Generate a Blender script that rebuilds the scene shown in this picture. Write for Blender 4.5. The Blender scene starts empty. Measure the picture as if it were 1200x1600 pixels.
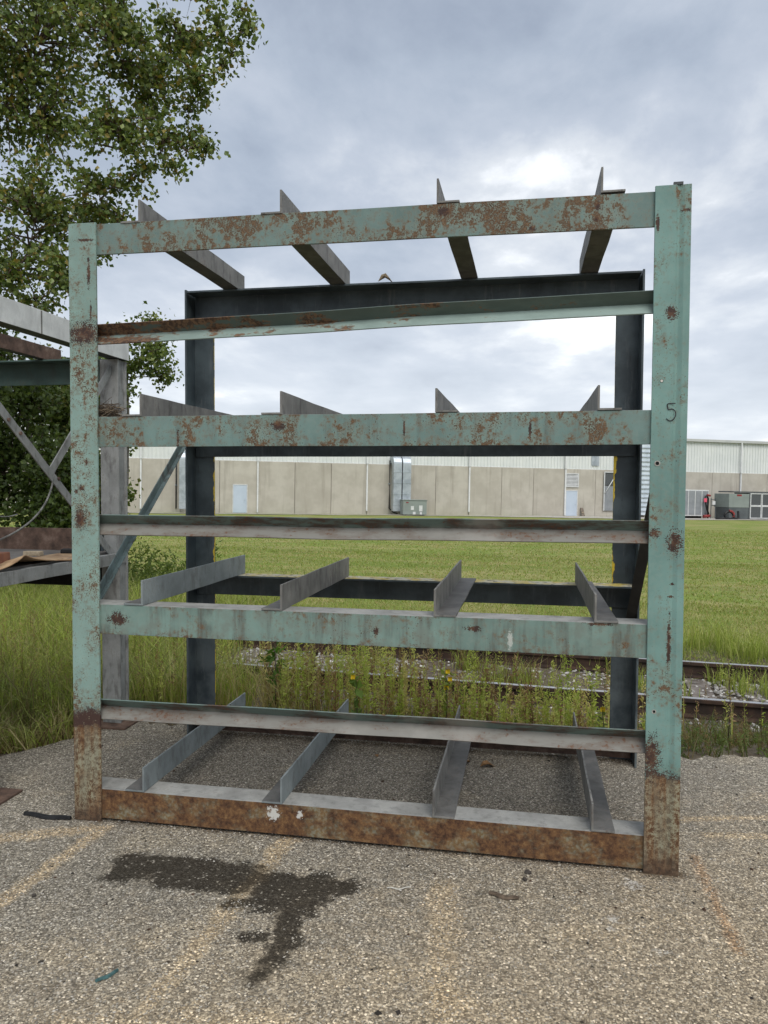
import bpy, math, random
import numpy as np
from mathutils import Vector, Matrix, Quaternion
random.seed(7); rng = np.random.default_rng(7)
scene = bpy.context.scene
R = math.radians

# ------------------------------------------------------------------ camera
CAM = np.array([2.29, -3.508, 1.75]); YAW, PITCH, ROLL, FPX = -.1866, -.0377, .0047, 1183.66
_f = np.array([math.sin(YAW)*math.cos(PITCH), math.cos(YAW)*math.cos(PITCH), math.sin(PITCH)])
_r = np.array([math.cos(YAW), -math.sin(YAW), 0.]); _u = np.cross(_r, _f)
_r, _u = math.cos(ROLL)*_r + math.sin(ROLL)*_u, -math.sin(ROLL)*_r + math.cos(ROLL)*_u
cd = bpy.data.cameras.new('camera'); cam = bpy.data.objects.new('camera', cd); scene.collection.objects.link(cam)
cd.sensor_fit = 'VERTICAL'; cd.sensor_height = 36; cd.lens = FPX/1600*36; cd.clip_start = .05; cd.clip_end = 2000
cam.matrix_world = Matrix(((_r[0], _u[0], -_f[0], CAM[0]), (_r[1], _u[1], -_f[1], CAM[1]), (_r[2], _u[2], -_f[2], CAM[2]), (0, 0, 0, 1)))
scene.camera = cam
def at(x, y, depth):
    """point of the place seen at photo pixel x, y at that distance in metres"""
    return CAM + depth*(_f + _r*(x-600)/FPX - _u*(y-800)/FPX)

# ------------------------------------------------------------------ node helper
class N:
    def __init__(s, nt, sock): s.nt, s.s = nt, sock
    def _m(s, op, *a):
        n = s.nt.nodes.new('ShaderNodeMath'); n.operation = op
        for i, v in enumerate((s,)+a):
            if isinstance(v, N): s.nt.links.new(v.s, n.inputs[i])
            else: n.inputs[i].default_value = v
        return N(s.nt, n.outputs[0])
    def __add__(s, o): return s._m('ADD', o)
    def __sub__(s, o): return s._m('SUBTRACT', o)
    def __mul__(s, o): return s._m('MULTIPLY', o)
    def __truediv__(s, o): return s._m('DIVIDE', o)
    __radd__ = __add__; __rmul__ = __mul__
    def __rsub__(s, o): return (s*-1)+o
    def pow(s, o): return s._m('POWER', o)
    def max(s, o): return s._m('MAXIMUM', o)
    def min(s, o): return s._m('MINIMUM', o)
    def abs(s): return s._m('ABSOLUTE')
    def sqrt(s): return s._m('SQRT')
    def step(s, a, b, lo=0, hi=1):
        n = s.nt.nodes.new('ShaderNodeMapRange'); n.interpolation_type = 'SMOOTHSTEP'
        s.nt.links.new(s.s, n.inputs[0])
        for i, v in ((1, a), (2, b), (3, lo), (4, hi)): n.inputs[i].default_value = v
        return N(s.nt, n.outputs[0])
class T:
    def __init__(s, nt): s.nt = nt
    def new(s, t): return s.nt.nodes.new('ShaderNode'+t)
    def link(s, a, b): s.nt.links.new(a.s if isinstance(a, N) else a, b)
    def coord(s, which='Object'): return N(s.nt, s.new('TexCoord').outputs[which])
    def sep(s, v):
        n = s.new('SeparateXYZ'); s.link(v, n.inputs[0]); return [N(s.nt, o) for o in n.outputs]
    def comb(s, x, y, z):
        n = s.new('CombineXYZ')
        for i, v in enumerate((x, y, z)):
            if isinstance(v, N): s.link(v, n.inputs[i])
            else: n.inputs[i].default_value = v
        return N(s.nt, n.outputs[0])
    def scale(s, v, xyz, off=(0, 0, 0)):
        n = s.new('Mapping'); s.link(v, n.inputs[0]); n.inputs['Scale'].default_value = xyz; n.inputs['Location'].default_value = off
        return N(s.nt, n.outputs[0])
    def noise(s, v, sc, detail=4, rough=.55, dist=0, color=False):
        n = s.new('TexNoise'); s.link(v, n.inputs['Vector']); n.inputs['Scale'].default_value = sc
        n.inputs['Detail'].default_value = detail; n.inputs['Roughness'].default_value = rough; n.inputs['Distortion'].default_value = dist
        return N(s.nt, n.outputs['Color' if color else 'Fac'])
    def voro(s, v, sc, feature='F1', rnd=1):
        n = s.new('TexVoronoi'); s.link(v, n.inputs['Vector']); n.feature = feature; n.inputs['Scale'].default_value = sc
        n.inputs['Randomness'].default_value = rnd
        return N(s.nt, n.outputs['Distance']), (N(s.nt, n.outputs['Color']) if feature == 'F1' else None)
    def mix(s, fac, a, b, mode='MIX'):
        n = s.new('MixRGB'); n.blend_type = mode
        for i, v in enumerate((fac, a, b)):
            if isinstance(v, N): s.link(v, n.inputs[i])
            elif i == 0: n.inputs[0].default_value = v
            else: n.inputs[i].default_value = (*v[:3], 1)
        return N(s.nt, n.outputs[0])
    def ramp(s, fac, stops, interp='LINEAR'):
        n = s.new('ValToRGB'); s.link(fac, n.inputs[0]); cr = n.color_ramp; cr.interpolation = interp
        while len(cr.elements) < len(stops): cr.elements.new(.5)
        for e, (p, c) in zip(cr.elements, stops):
            e.position = p; e.color = (*((c, c, c) if isinstance(c, (int, float)) else c), 1)
        return N(s.nt, n.outputs[0])
    def attr(s, name):
        n = s.new('Attribute'); n.attribute_name = name; return N(s.nt, n.outputs['Color'])
    def bump(s, h, strength=.3, dist=.01):
        n = s.new('Bump'); n.inputs['Strength'].default_value = strength; n.inputs['Distance'].default_value = dist
        s.link(h, n.inputs['Height']); return N(s.nt, n.outputs[0])
MATS = {}
def material(name, fn):
    m = bpy.data.materials.new(name); m.use_nodes = True; nt = m.node_tree; t = T(nt)
    b = nt.nodes['Principled BSDF']; b.inputs['Specular IOR Level'].default_value = .35
    res = fn(t)
    for k, v in res.items():
        if k == 'extra': v(t, b, nt.nodes['Material Output']); continue
        key = {'color': 'Base Color', 'rough': 'Roughness', 'metal': 'Metallic', 'normal': 'Normal', 'spec': 'Specular IOR Level'}[k]
        if isinstance(v, N): t.link(v, b.inputs[key])
        elif k == 'color': b.inputs[key].default_value = (*v, 1)
        else: b.inputs[key].default_value = v
    MATS[name] = m; return m

# ------------------------------------------------------------------ sky, sun, exposure
SUN_EL, SUN_DIR = R(52), Vector((.42, -.80))            # the sun stands behind the camera, veiled by cloud
world = bpy.data.worlds.new('World'); scene.world = world; world.use_nodes = True
wt = T(world.node_tree); bg = world.node_tree.nodes['Background']
sky = wt.new('TexSky'); sky.sky_type = 'NISHITA'; sky.sun_disc = False
sky.sun_elevation = SUN_EL; sky.sun_rotation = math.atan2(SUN_DIR.x, SUN_DIR.y)
d = wt.coord('Generated'); dx, dy, dz = wt.sep(d)
h = dz.max(0)+.16
p = wt.comb(dx/h, dy/h, 0)
n1 = wt.noise(wt.scale(p, (1, 1, 1), (1.3, .6, 0)), .95, 5, .50, .1)
n2 = wt.noise(wt.scale(p, (1.15, .8, 1), (4.7, 2.2, 0)), 2.3, 8, .60, .15)
n3 = wt.noise(wt.scale(p, (1, 1, 1), (9.1, 3.2, 0)), .5, 3, .5)
cl = n1*.58+n2*.32+n3*.10
cloud = wt.ramp(cl, [(.38, (2.3, 2.7, 3.4)), (.45, (3.05, 3.5, 4.2)), (.51, (3.8, 4.2, 4.85)), (.565, (5.2, 5.5, 5.9)), (.63, (9.0, 9.1, 9.2))])
low = dz.step(.0, .36, 1, 0)
cloud = wt.mix(low*.58, cloud, (6.6, 6.9, 7.3))
up = dz.step(.45, 1, 0, 1)
cloud = wt.mix(up*.5, cloud, (7.5, 7.8, 8.3))
wt.link(wt.mix(.93, N(world.node_tree, sky.outputs[0]), cloud), bg.inputs['Color'])
bg.inputs['Strength'].default_value = .1
sd = bpy.data.lights.new('sun', 'SUN'); sd.energy = 1.5; sd.angle = R(35); sd.color = (1, .965, .91)
sun = bpy.data.objects.new('sun', sd); scene.collection.objects.link(sun)
to_sun = Vector((SUN_DIR.x, SUN_DIR.y, math.tan(SUN_EL)*SUN_DIR.length)).normalized()
sun.rotation_euler = to_sun.to_track_quat('Z', 'Y').to_euler(); sun.location = (0, 0, 30)
vs = scene.view_settings; vs.view_transform = 'Standard'; vs.look = 'None'; vs.gamma = 1; vs.exposure = .62; vs.use_curve_mapping = False
scene.cycles.max_bounces = 6; scene.cycles.diffuse_bounces = 3; scene.cycles.glossy_bounces = 2; scene.cycles.transmission_bounces = 3; scene.cycles.use_adaptive_sampling = True; scene.cycles.adaptive_threshold = .02
scene.render.resolution_x, scene.render.resolution_y = 768, 1024

# ------------------------------------------------------------------ mesh helpers
C = scene.collection
def link(name, mesh, parent=None):
    o = bpy.data.objects.new(name, mesh); C.objects.link(o)
    if parent is not None: o.parent = parent
    return o
def tag(o, label=None, cat=None, group=None, kind=None):
    if label: o['label'] = label
    if cat: o['category'] = cat
    if group: o['group'] = group
    if kind: o['kind'] = kind
    return o
def empty(name, label, cat, loc=(0, 0, 0), group=None, mat=None):
    o = bpy.data.objects.new(name, None); C.objects.link(o); o.empty_display_size = .2
    if mat is not None: o.matrix_world = mat
    else: o.location = loc
    return tag(o, label, cat, group)
def nrm(v): v = np.asarray(v, float); return v/np.linalg.norm(v)
class MB:
    def __init__(s): s.v, s.f, s.m, s.sm = [], [], [], []
    def add(s, vs, fs, mi=0, smooth=False):
        o = len(s.v); s.v += [tuple(map(float, q)) for q in vs]
        for k, f in enumerate(fs):
            s.f.append(tuple(o+i for i in f)); s.m.append(mi[k] if isinstance(mi, (list, tuple)) else mi); s.sm.append(smooth)
        return s
    def box(s, a, b, mi=0):
        (x0, y0, z0), (x1, y1, z1) = a, b
        vs = [(x0, y0, z0), (x1, y0, z0), (x1, y1, z0), (x0, y1, z0), (x0, y0, z1), (x1, y0, z1), (x1, y1, z1), (x0, y1, z1)]
        return s.add(vs, [(0, 3, 2, 1), (4, 5, 6, 7), (0, 1, 5, 4), (1, 2, 6, 5), (2, 3, 7, 6), (3, 0, 4, 7)], mi)
    def prism(s, prof, org, au, av, aw, length, seg=1, wob=0, side=None, cap=0, seed=0):
        """profile (list of u, v, counter-clockwise seen against aw) swept along aw"""
        au, av, aw, org = map(lambda q: np.asarray(q, float), (au, av, aw, org)); n = len(prof); vs = []
        ph = np.random.default_rng(seed).uniform(0, 6.28, 4)
        for k in range(seg+1):
            t = k/seg; e = math.sin(math.pi*t)
            du = wob*e*(math.sin(2.1*math.pi*t+ph[0])+.5*math.sin(5.3*math.pi*t+ph[1]))
            dv = wob*e*(math.sin(1.7*math.pi*t+ph[2])+.5*math.sin(6.1*math.pi*t+ph[3]))
            for (u, v) in prof: vs.append(org+au*(u+du)+av*(v+dv)+aw*(length*t))
        fs, mi = [], []
        for k in range(seg):
            for i in range(n):
                j = (i+1) % n; fs.append((k*n+i, k*n+j, (k+1)*n+j, (k+1)*n+i)); mi.append(side[i] if side else 0)
        fs.append(tuple(range(n))[::-1]); mi.append(cap); fs.append(tuple(seg*n+i for i in range(n))); mi.append(cap)
        return s.add(vs, fs, mi)
    def tube(s, pts, r, k=8, mi=0, cap=True):
        pts = [np.asarray(q, float) for q in pts]; n = len(pts); rr = r if hasattr(r, '__len__') else [r]*n
        vs = []; up = np.array([0, 0, 1.])
        for i, q in enumerate(pts):
            t = nrm(pts[min(i+1, n-1)]-pts[max(i-1, 0)]+1e-9)
            a = np.cross(t, up)
            if np.linalg.norm(a) < .05: a = np.cross(t, (0, 1., 0))
            a = nrm(a); b = np.cross(a, t)
            for j in range(k):
                w = 2*math.pi*j/k; vs.append(q+rr[i]*(math.cos(w)*a+math.sin(w)*b))
        fs = [(i*k+j, i*k+(j+1) % k, (i+1)*k+(j+1) % k, (i+1)*k+j) for i in range(n-1) for j in range(k)]
        s.add(vs, fs, mi, True)
        if cap:
            o = len(s.v)-n*k
            s.f += [tuple(o+j for j in range(k))[::-1], tuple(o+(n-1)*k+j for j in range(k))]; s.m += [mi, mi]; s.sm += [False, False]
        return s
    def mesh(s, name, mats):
        me = bpy.data.meshes.new(name); me.from_pydata(s.v, [], s.f)
        for m in (mats if isinstance(mats, (list, tuple)) else [mats]): me.materials.append(MATS[m] if isinstance(m, str) else m)
        me.polygons.foreach_set('material_index', s.m); me.polygons.foreach_set('use_smooth', s.sm)
        me.validate(); me.update()
        import bmesh
        bm = bmesh.new(); bm.from_mesh(me); bmesh.ops.recalc_face_normals(bm, faces=bm.faces); bm.to_mesh(me); bm.free()
        return me
    def build(s, name, mats, parent=None, bevel=0):
        o = link(name, s.mesh(name, mats), parent)
        if bevel:
            b = o.modifiers.new('edge', 'BEVEL'); b.width = bevel; b.segments = 2; b.limit_method = 'ANGLE'; b.angle_limit = R(40)
        return o
def tri_mesh(name, V, F, mat, cols=None, smooth=False):
    V = np.ascontiguousarray(V, np.float32); F = np.ascontiguousarray(F, np.int32)
    me = bpy.data.meshes.new(name); me.vertices.add(len(V)); me.vertices.foreach_set('co', V.ravel())
    me.loops.add(F.size); me.loops.foreach_set('vertex_index', F.ravel())
    me.polygons.add(len(F)); me.polygons.foreach_set('loop_start', np.arange(len(F), dtype=np.int32)*3)
    me.polygons.foreach_set('use_smooth', np.full(len(F), smooth))
    if cols is not None:
        a = me.attributes.new('tint', 'FLOAT_COLOR', 'POINT')
        a.data.foreach_set('color', np.concatenate([cols, np.ones((len(cols), 1))], 1).astype(np.float32).ravel())
    me.materials.append(MATS[mat]); me.update(); me.validate()
    return me
def rand_unit(n):
    v = rng.normal(size=(n, 3)); return v/np.linalg.norm(v, axis=1, keepdims=True)
def blades(P, h, w, lean, curl, cols):
    """bent grass blades: five points, three triangles each"""
    n = len(P); a = rng.uniform(0, 6.283, n); side = np.stack([np.cos(a), np.sin(a), np.zeros(n)], 1)
    ld = rng.uniform(0, 6.283, n); L = np.stack([np.cos(ld), np.sin(ld), np.zeros(n)], 1)*lean[:, None]
    up = np.array([0, 0, 1.])
    mid = P+up*(h*.55)[:, None]+L*(h*.35)[:, None]
    tip = P+up*(h*(1-curl))[:, None]+L*(h*(1+curl))[:, None]
    sw = side*w[:, None]
    V = np.stack([P-sw*.5, P+sw*.5, mid-sw*.42, mid+sw*.42, tip], 1).reshape(-1, 3)
    o = (np.arange(n)*5)[:, None, None]; F = (o+np.array([[0, 1, 3], [0, 3, 2], [2, 3, 4]])[None]).reshape(-1, 3)
    return V, F, np.repeat(cols, 5, 0)
def leaves(P, size, cols, droop=.35, aspect=.8):
    n = len(P); ax = rand_unit(n); ax[:, 2] -= droop; ax /= np.linalg.norm(ax, axis=1, keepdims=True)
    s = np.cross(ax, rand_unit(n)); s /= np.linalg.norm(s, axis=1, keepdims=True); nn = np.cross(ax, s)
    L = size[:, None]; fold = nn*L*.12
    V = np.stack([P, P+ax*L*.42+s*L*aspect*.5+fold, P+ax*L, P+ax*L*.42-s*L*aspect*.5+fold], 1).reshape(-1, 3)
    o = (np.arange(n)*4)[:, None, None]; F = (o+np.array([[0, 1, 2], [0, 2, 3]])[None]).reshape(-1, 3)
    return V, F, np.repeat(cols, 4, 0)
_ph = (1+5**.5)/2
ICO = np.array([(-1, _ph, 0), (1, _ph, 0), (-1, -_ph, 0), (1, -_ph, 0), (0, -1, _ph), (0, 1, _ph), (0, -1, -_ph), (0, 1, -_ph), (_ph, 0, -1), (_ph, 0, 1), (-_ph, 0, -1), (-_ph, 0, 1)])/1.9
ICOF = np.array([(0, 11, 5), (0, 5, 1), (0, 1, 7), (0, 7, 10), (0, 10, 11), (1, 5, 9), (5, 11, 4), (11, 10, 2), (10, 7, 6), (7, 1, 8), (3, 9, 4), (3, 4, 2), (3, 2, 6), (3, 6, 8), (3, 8, 9), (4, 9, 5), (2, 4, 11), (6, 2, 10), (8, 6, 7), (9, 8, 1)])
OCT = np.array([(1, 0, 0), (0, 1, 0), (-1, 0, 0), (0, -1, 0), (0, 0, 1), (0, 0, -1.)]); OCTF = np.array([(0, 1, 4), (1, 2, 4), (2, 3, 4), (3, 0, 4), (1, 0, 5), (2, 1, 5), (3, 2, 5), (0, 3, 5)])
def stones(P, size, cols, flat=.6, base=ICO, bf=ICOF, jit=.25, tilt=.5):
    n, k = len(P), len(base); B = base[None]*(1+rng.uniform(-jit, jit, (n, k, 1)))
    B = B*np.stack([size*rng.uniform(.8, 1.4, n), size*rng.uniform(.6, 1, n), size*flat*rng.uniform(.7, 1.2, n)], 1)[:, None]
    tx = rng.uniform(-tilt, tilt, n); c, s = np.cos(tx)[:, None], np.sin(tx)[:, None]
    y, z = B[..., 1]*c-B[..., 2]*s, B[..., 1]*s+B[..., 2]*c
    a = rng.uniform(0, 6.283, n); c, s = np.cos(a)[:, None], np.sin(a)[:, None]
    V = np.stack([B[..., 0]*c-y*s, B[..., 0]*s+y*c, z], -1)+P[:, None]
    F = ((np.arange(n)*k)[:, None, None]+bf[None]).reshape(-1, 3)
    return V.reshape(-1, 3), F, np.repeat(cols, k, 0)
def merge(parts):
    V, F, K, o = [], [], [], 0
    for v, f, k in parts: V.append(v); F.append(f+o); K.append(k); o += len(v)
    return np.concatenate(V), np.concatenate(F), np.concatenate(K)
def pick(cols, n, jitter=.15):
    c = np.array(cols)[rng.integers(0, len(cols), n)]; return np.clip(c*rng.uniform(1-jitter, 1+jitter, (n, 1)), 0, 1)
def smooth01(t): t = np.clip(t, 0, 1); return t*t*(3-2*t)

# ------------------------------------------------------------------ materials
def paint(name, base, speck=.5, blotch=.4, streak=.3, zrust=None, patches=(), alt=(.27, .255, .175), grime=(.085, .08, .068), white=(), edges=None):
    """worn paint: pits and scabs of rust in clusters, vertical run marks, a rusted foot, single scars at (x, z, rx, rz)"""
    def fn(t):
        P = t.coord(); x, y, z = t.sep(P)
        wear = t.noise(P, 2.6, 4, .6); cl = t.noise(t.scale(P, (1, 1, .8), (3.1, 7.7, 1.9)), 5.2, 5, .66)
        mid = t.noise(P, 42, 4, .62); fine = t.noise(P, 165, 3, .6); dot = t.noise(P, 140, 3, .60)
        col = t.mix(wear.step(.3, .7), tuple(c*.80 for c in base), tuple(min(1, c*1.13) for c in base))
        col = t.mix(mid.step(.42, .68)*.30, col, tuple(c*.5+.5*g for c, g in zip(base, (.30, .31, .26))))
        v = t.noise(t.scale(P, (26, 26, 1.6)), 1, 5, .62)
        col = t.mix((v.step(.42, .70)*cl.step(.34, .60)).min(1)*min(1, streak), col, grime)
        lower = t.noise(t.scale(P, (9, 9, 9)), 1, 4, .6)
        col = t.mix((lower*.6+wear*.5).step(.56, .70)*streak*.6, col, tuple(.45*b+.55*g for b, g in zip(base, (.16, .155, .13))))
        rust = t.ramp(mid*.55+fine*.45, [(.34, (.026, .017, .013)), (.46, (.068, .041, .026)), (.56, (.115, .070, .039)), (.67, (.20, .14, .085))])
        dens = cl*.34+wear*.14
        pit = (dot*.62+fine*.10+dens).step(.755-.10*speck, .785-.10*speck)
        scab = (mid*.45+cl*.75+fine*.10).step(.765-.16*blotch, .80-.16*blotch)
        tan = (mid*.45+cl*.75).step(.60-.15*blotch, .74-.15*blotch)
        col = t.mix(tan*.55, col, t.mix(mid.step(.42, .60), tuple(.40*b+.60*a for a, b in zip(alt, base)), (.135, .10, .062)))
        if edges:
            ed = ((z-edges[0])/.028).step(1, 0).max(((edges[1]-z)/.022).step(1, 0))*cl.step(.36, .60)*(mid*.6+dot*.4).step(.44, .60)
            col = t.mix(ed*.75, col, (.105, .068, .042))
        scab = scab*(fine*.5+dot*.5+mid*.5).step(.68, .80, .12, 1)
        m = pit.max(scab); col = t.mix(m, col, rust)
        if zrust:
            zz = z+(mid-.5)*.10+(cl-.5)*.28
            foot = (zz+(dot-.5)*.22).step(zrust[0]+.01, zrust[0]-.035)
            rustw = t.ramp(mid*.55+fine*.45, [(.34, (.045, .025, .016)), (.46, (.105, .054, .026)), (.56, (.18, .092, .040)), (.67, (.27, .175, .085))])
            cream = t.mix((mid*.6+fine*.4+cl*.3).step(.60, .74), rustw, alt)
            cream = t.mix(t.noise(t.scale(P, (1, 1, .4)), 13, 4, .65).step(.44, .64)*.85, cream, rustw)
            cream = t.mix((v.step(.45, .6))*.3, cream, (.20, .215, .165))
            band = zz.step(zrust[0]-zrust[1]-.03, zrust[0]-zrust[1])
            footc = t.mix(band, cream, t.mix((fine*.6+mid*.4).step(.60, .64), (.055, .030, .024), alt))
            footc = t.mix((z+cl*.06).step(.15, .04)*.85, footc, t.mix(mid.step(.4, .6), (.05, .032, .022), (.105, .06, .036)))
            col = t.mix(foot, col, footc); m = m.max(foot*.6)
        rag = (fine-.5)*3.4+(mid-.5)*2.6
        for i, (px, pz, rx, rz) in enumerate(patches):
            dd = (((x-px)/rx).pow(2)+((z-pz)/rz).pow(2)).sqrt()+rag
            col = t.mix(dd.step(1.05, .80), col, t.mix(mid.step(.4, .6), (.045, .027, .022), (.095, .05, .03)))
        for i, (px, pz, rx, rz) in enumerate(white):
            dd = (((x-px)/rx).pow(2)+((z-pz)/rz).pow(2)).sqrt()+rag*.6
            col = t.mix(dd.step(1.1, .5)*.7, col, (.52, .53, .49))
        return dict(color=col, rough=m*.25+.60, normal=t.bump(pit*-.7+mid*.4+fine*.3, .4, .0013), spec=.28)
    return material(name, fn)
paint('paint_left_post', (.225, .335, .298), 1.0, .30, .15, (.60, .11), patches=[(.085, 2.50, .09, .055), (.05, 1.565, .028, .055), (.11, 2.80, .009, .07), (.09, 2.965, .05, .007), (.06, 1.72, .016, .014), (.05, 2.30, .008, .008), (.12, 2.60, .005, .05), (.09, 1.85, .01, .012), (.03, 1.70, .01, .01)])
paint('paint_right_post', (.165, .285, .258), .62, .02, .15, (.475, .03), patches=[(2.848, .535, .036, .085), (2.914, 1.035, .009, .115), (2.92, 1.255, .013, .006), (2.925, 1.31, .009, .005), (2.845, 1.535, .025, .018), (2.93, 1.50, .03, .05), (2.835, 2.89, .008, .04), (2.95, 2.94, .02, .007), (2.90, 2.50, .025, .03)])
paint('paint_top_beam', (.142, .212, .196), .92, .74, .7, edges=(2.886, 3.038), patches=[(2.58, 2.985, .012, .02), (2.58, 2.93, .01, .014), (2.3, 2.90, .014, .012), (1.9, 3.0, .03, .02)])
paint('paint_mid_beam', (.148, .228, .210), .80, .42, .7, edges=(1.928, 2.08), patches=[(.58, 1.965, .007, .04), (1.1, 2.03, .03, .025), (1.72, 2.01, .006, .04), (2.3, 2.0, .006, .045)])
paint('paint_low_beam', (.165, .248, .218), .45, .05, 1.35, edges=(.973, 1.125), grime=(.085, .08, .068), alt=(.25, .265, .22), patches=[(1.59, 1.045, .012, .02), (2.05, 1.075, .03, .012), (2.62, 1.12, .05, .008), (.25, 1.05, .05, .03)], white=[(2.22, 1.03, .014, .045)])
def bottom_beam(t):
    P = t.coord(); x, y, z = t.sep(P)
    rv = t.noise(P, 36, 6, .70); big = t.noise(t.scale(P, (1, 1, 1.6)), 6.5, 6, .66)
    rust = t.ramp(rv, [(.30, (.034, .020, .014)), (.45, (.092, .048, .027)), (.57, (.155, .082, .038)), (.72, (.25, .155, .075))])
    c = t.mix(big.step(.46, .70)*.72, rust, t.mix(t.noise(P, 60, 3).step(.42, .62), (.19, .14, .07), (.26, .27, .20)))
    drip = (t.noise(t.scale(P, (42, 1, 2.5)), 1, 3)*.06+.118)
    c = t.mix((z-drip).step(.025, .045)*.55, c, (.24, .24, .21))
    w = t.noise(P, 60, 4, .6)
    for (px, pz, rx, rz) in [(1.076, .118, .034, .036), (1.21, .12, .014, .02)]:
        dd = (((x-px)/rx).pow(2)+((z-pz)/rz).pow(2)).sqrt()+(w-.5)*3.2+(rv-.5)*1.5
        c = t.mix(dd.step(1.05, .7)*.8, c, (.62, .62, .58))
    return dict(color=c, rough=.8, normal=t.bump(rv+t.noise(P, 120, 2)*.4, .35, .0015), spec=.2)
material('rusted_bottom_beam', bottom_beam)
def worn_steel(base, rusty=.25, dirt=.4, light=1.5):
    def fn(t):
        P = t.coord(); n = t.noise(P, 7, 6, .62); f = t.noise(P, 85, 3, .55); g = t.noise(t.scale(P, (4, 4, 1.3)), 5, 6, .66)
        c = t.mix(n.step(.30, .72), tuple(.78*v for v in base), tuple(min(1, light*.76*v) for v in base))
        c = t.mix(g.step(.48, .68)*dirt, c, (.055, .05, .045))
        c = t.mix((f*.5+n*.6).step(.63, .70)*rusty, c, (.12, .065, .035))
        c = t.mix(t.noise(P, 210, 2).step(.60, .72)*.35, c, tuple(min(1, 1.5*v) for v in base))
        return dict(color=c, rough=.62, normal=t.bump(f+t.noise(P, 200, 2)*.4, .2, .001), spec=.35)
    return fn
material('arm_steel', worn_steel((.165, .162, .15), .35, .75, 1.7))
material('arm_steel_blue', worn_steel((.20, .228, .23), .2, .45))
material('arm_foot', worn_steel((.085, .083, .078), .3, .6, 2.0))  # dirty steel of the lying leg, darkened too for the shade underneath
material('beam_top_dust', worn_steel((.27, .268, .25), .2, .35, 1.6))
material('grey_neighbour_paint', worn_steel((.26, .268, .262), .3, .6, 1.5))
material('dark_underside', worn_steel((.055, .062, .064), .2, .3))  # shade of beam insides and undersides put into dark paint; also the weld stub
def lip_steel(lo, hi):
    def fn(t):
        P = t.coord(); x, y, z = t.sep(P); n = t.noise(t.scale(P, (1, 3, 3)), 5, 5, .65); f = t.noise(P, 60, 4, .6)
        c = t.mix(n.step(.42, .60), lo, hi); c = t.mix((f*.6+n*.5).step(.60, .68)*.8, c, (.12, .055, .028))
        c = t.mix(t.noise(t.scale(P, (1, 1, 1), (5, 1, 2)), 3.3, 4).step(.56, .7)*.7, c, (.26, .25, .225))
        return dict(color=c, rough=.6, normal=t.bump(f, .2, .001), spec=.3)
    return fn
def top_rail(lo, k0):
    def fn(t):
        P = t.coord(); x, y, z = t.sep(P); n = t.noise(t.scale(P, (1, 3, 3)), 5, 5, .65); f = t.noise(P, 60, 4, .6)
        k = (n+x*-.10+f*.25).step(k0, k0+.10); c = t.mix(n.step(.35, .65), tuple(.8*v for v in lo), lo)
        c = t.mix(k, c, t.mix(f.step(.4, .6), (.06, .036, .025), (.16, .095, .055)))
        return dict(color=c, rough=.62, normal=t.bump(f, .25, .001), spec=.3)
    return fn
material('rail_green_rusty_shaded', top_rail((.10, .135, .12), .46)); material('rail_green_pale', top_rail((.23, .30, .27), .56))
material('rail_green_dark', lip_steel((.12, .17, .155), (.075, .06, .05)))
material('rail_grey', lip_steel((.19, .185, .165), (.145, .125, .105)))
def slate(t):
    P = t.coord(); n = t.noise(P, 4, 5, .6); f = t.noise(t.scale(P, (12, 12, 2)), 3, 4)
    c = t.mix(n.step(.35, .68), (.028, .039, .046), (.066, .088, .098))
    c = t.mix(f.step(.60, .74)*.55, c, (.02, .02, .02)); c = t.mix(t.noise(t.scale(P, (9, 9, 1.1)), 2.2, 6, .7).step(.54, .74)*.5, c, (.15, .165, .165)); c = t.mix(t.sep(P)[2].step(1.2, .1)*n.step(.3, .6)*.55, c, (.15, .17, .17)); c = t.mix(t.noise(P, 70, 3).step(.66, .74)*.4, c, (.09, .055, .035))
    return dict(color=c, rough=.5, normal=t.bump(n, .1, .002), spec=.4)
material('slate_paint', slate)
def yellow(t):
    P = t.coord(); n = t.noise(P, 22, 4, .6)
    return dict(color=t.mix(n.step(.46, .56), (.60, .43, .03), (.10, .085, .05)), rough=.6)
material('yellow_overspray', yellow)
def slate_edged(x0, sgn):
    def fn(t):
        r = slate(t); P = t.coord(); x, y, z = t.sep(P); n = t.noise(t.scale(P, (1, 1, .5)), 16, 4, .65)
        d = (x-x0)*sgn
        k = (d-(n-.47)*.075).step(.004, 0)*z.step(1.02, 1.12)*z.step(2.25, 2.1)
        r['color'] = t.mix(k, r['color'], (.55, .40, .03)); return r
    return fn
material('slate_left', slate_edged(.1505, -1)); material('slate_right', slate_edged(2.974-.1505, 1))
def pale_ledge(t):
    P = t.coord(); n = t.noise(P, 9, 5, .65)
    c = t.mix(n.step(.42, .6), (.40, .38, .29), (.42, .33, .08)); c = t.mix(t.noise(P, 30, 3).step(.56, .66), c, (.07, .065, .05))
    return dict(color=c, rough=.75)
material('pale_ledge', pale_ledge)
material('scuffed_brace', worn_steel((.115, .16, .16), .3, .9, 1.7))
material('black_brace', worn_steel((.022, .022, .022), .3, .3))
material('rust_plate', lambda t: (lambda P: dict(color=t.ramp(t.noise(P, 12, 6, .68), [(.3, (.04, .026, .02)), (.55, (.12, .075, .055)), (.75, (.21, .15, .12))]), rough=.8, normal=t.bump(t.noise(P, 40, 3), .3, .002)))(t.coord()))
def simple(name, a, b, sc=12, rough=.7, bump=.15, metal=0, spec=.3):
    def fn(t):
        P = t.coord(); n = t.noise(P, sc, 5, .6)
        return dict(color=t.mix(n.step(.35, .65), a, b), rough=rough, metal=metal, spec=spec, normal=t.bump(n+t.noise(P, sc*9, 2)*.4, bump, .003))
    return material(name, fn)
simple('marker_ink', (.012, .012, .014), (.03, .03, .032), 60, .6)
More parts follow.
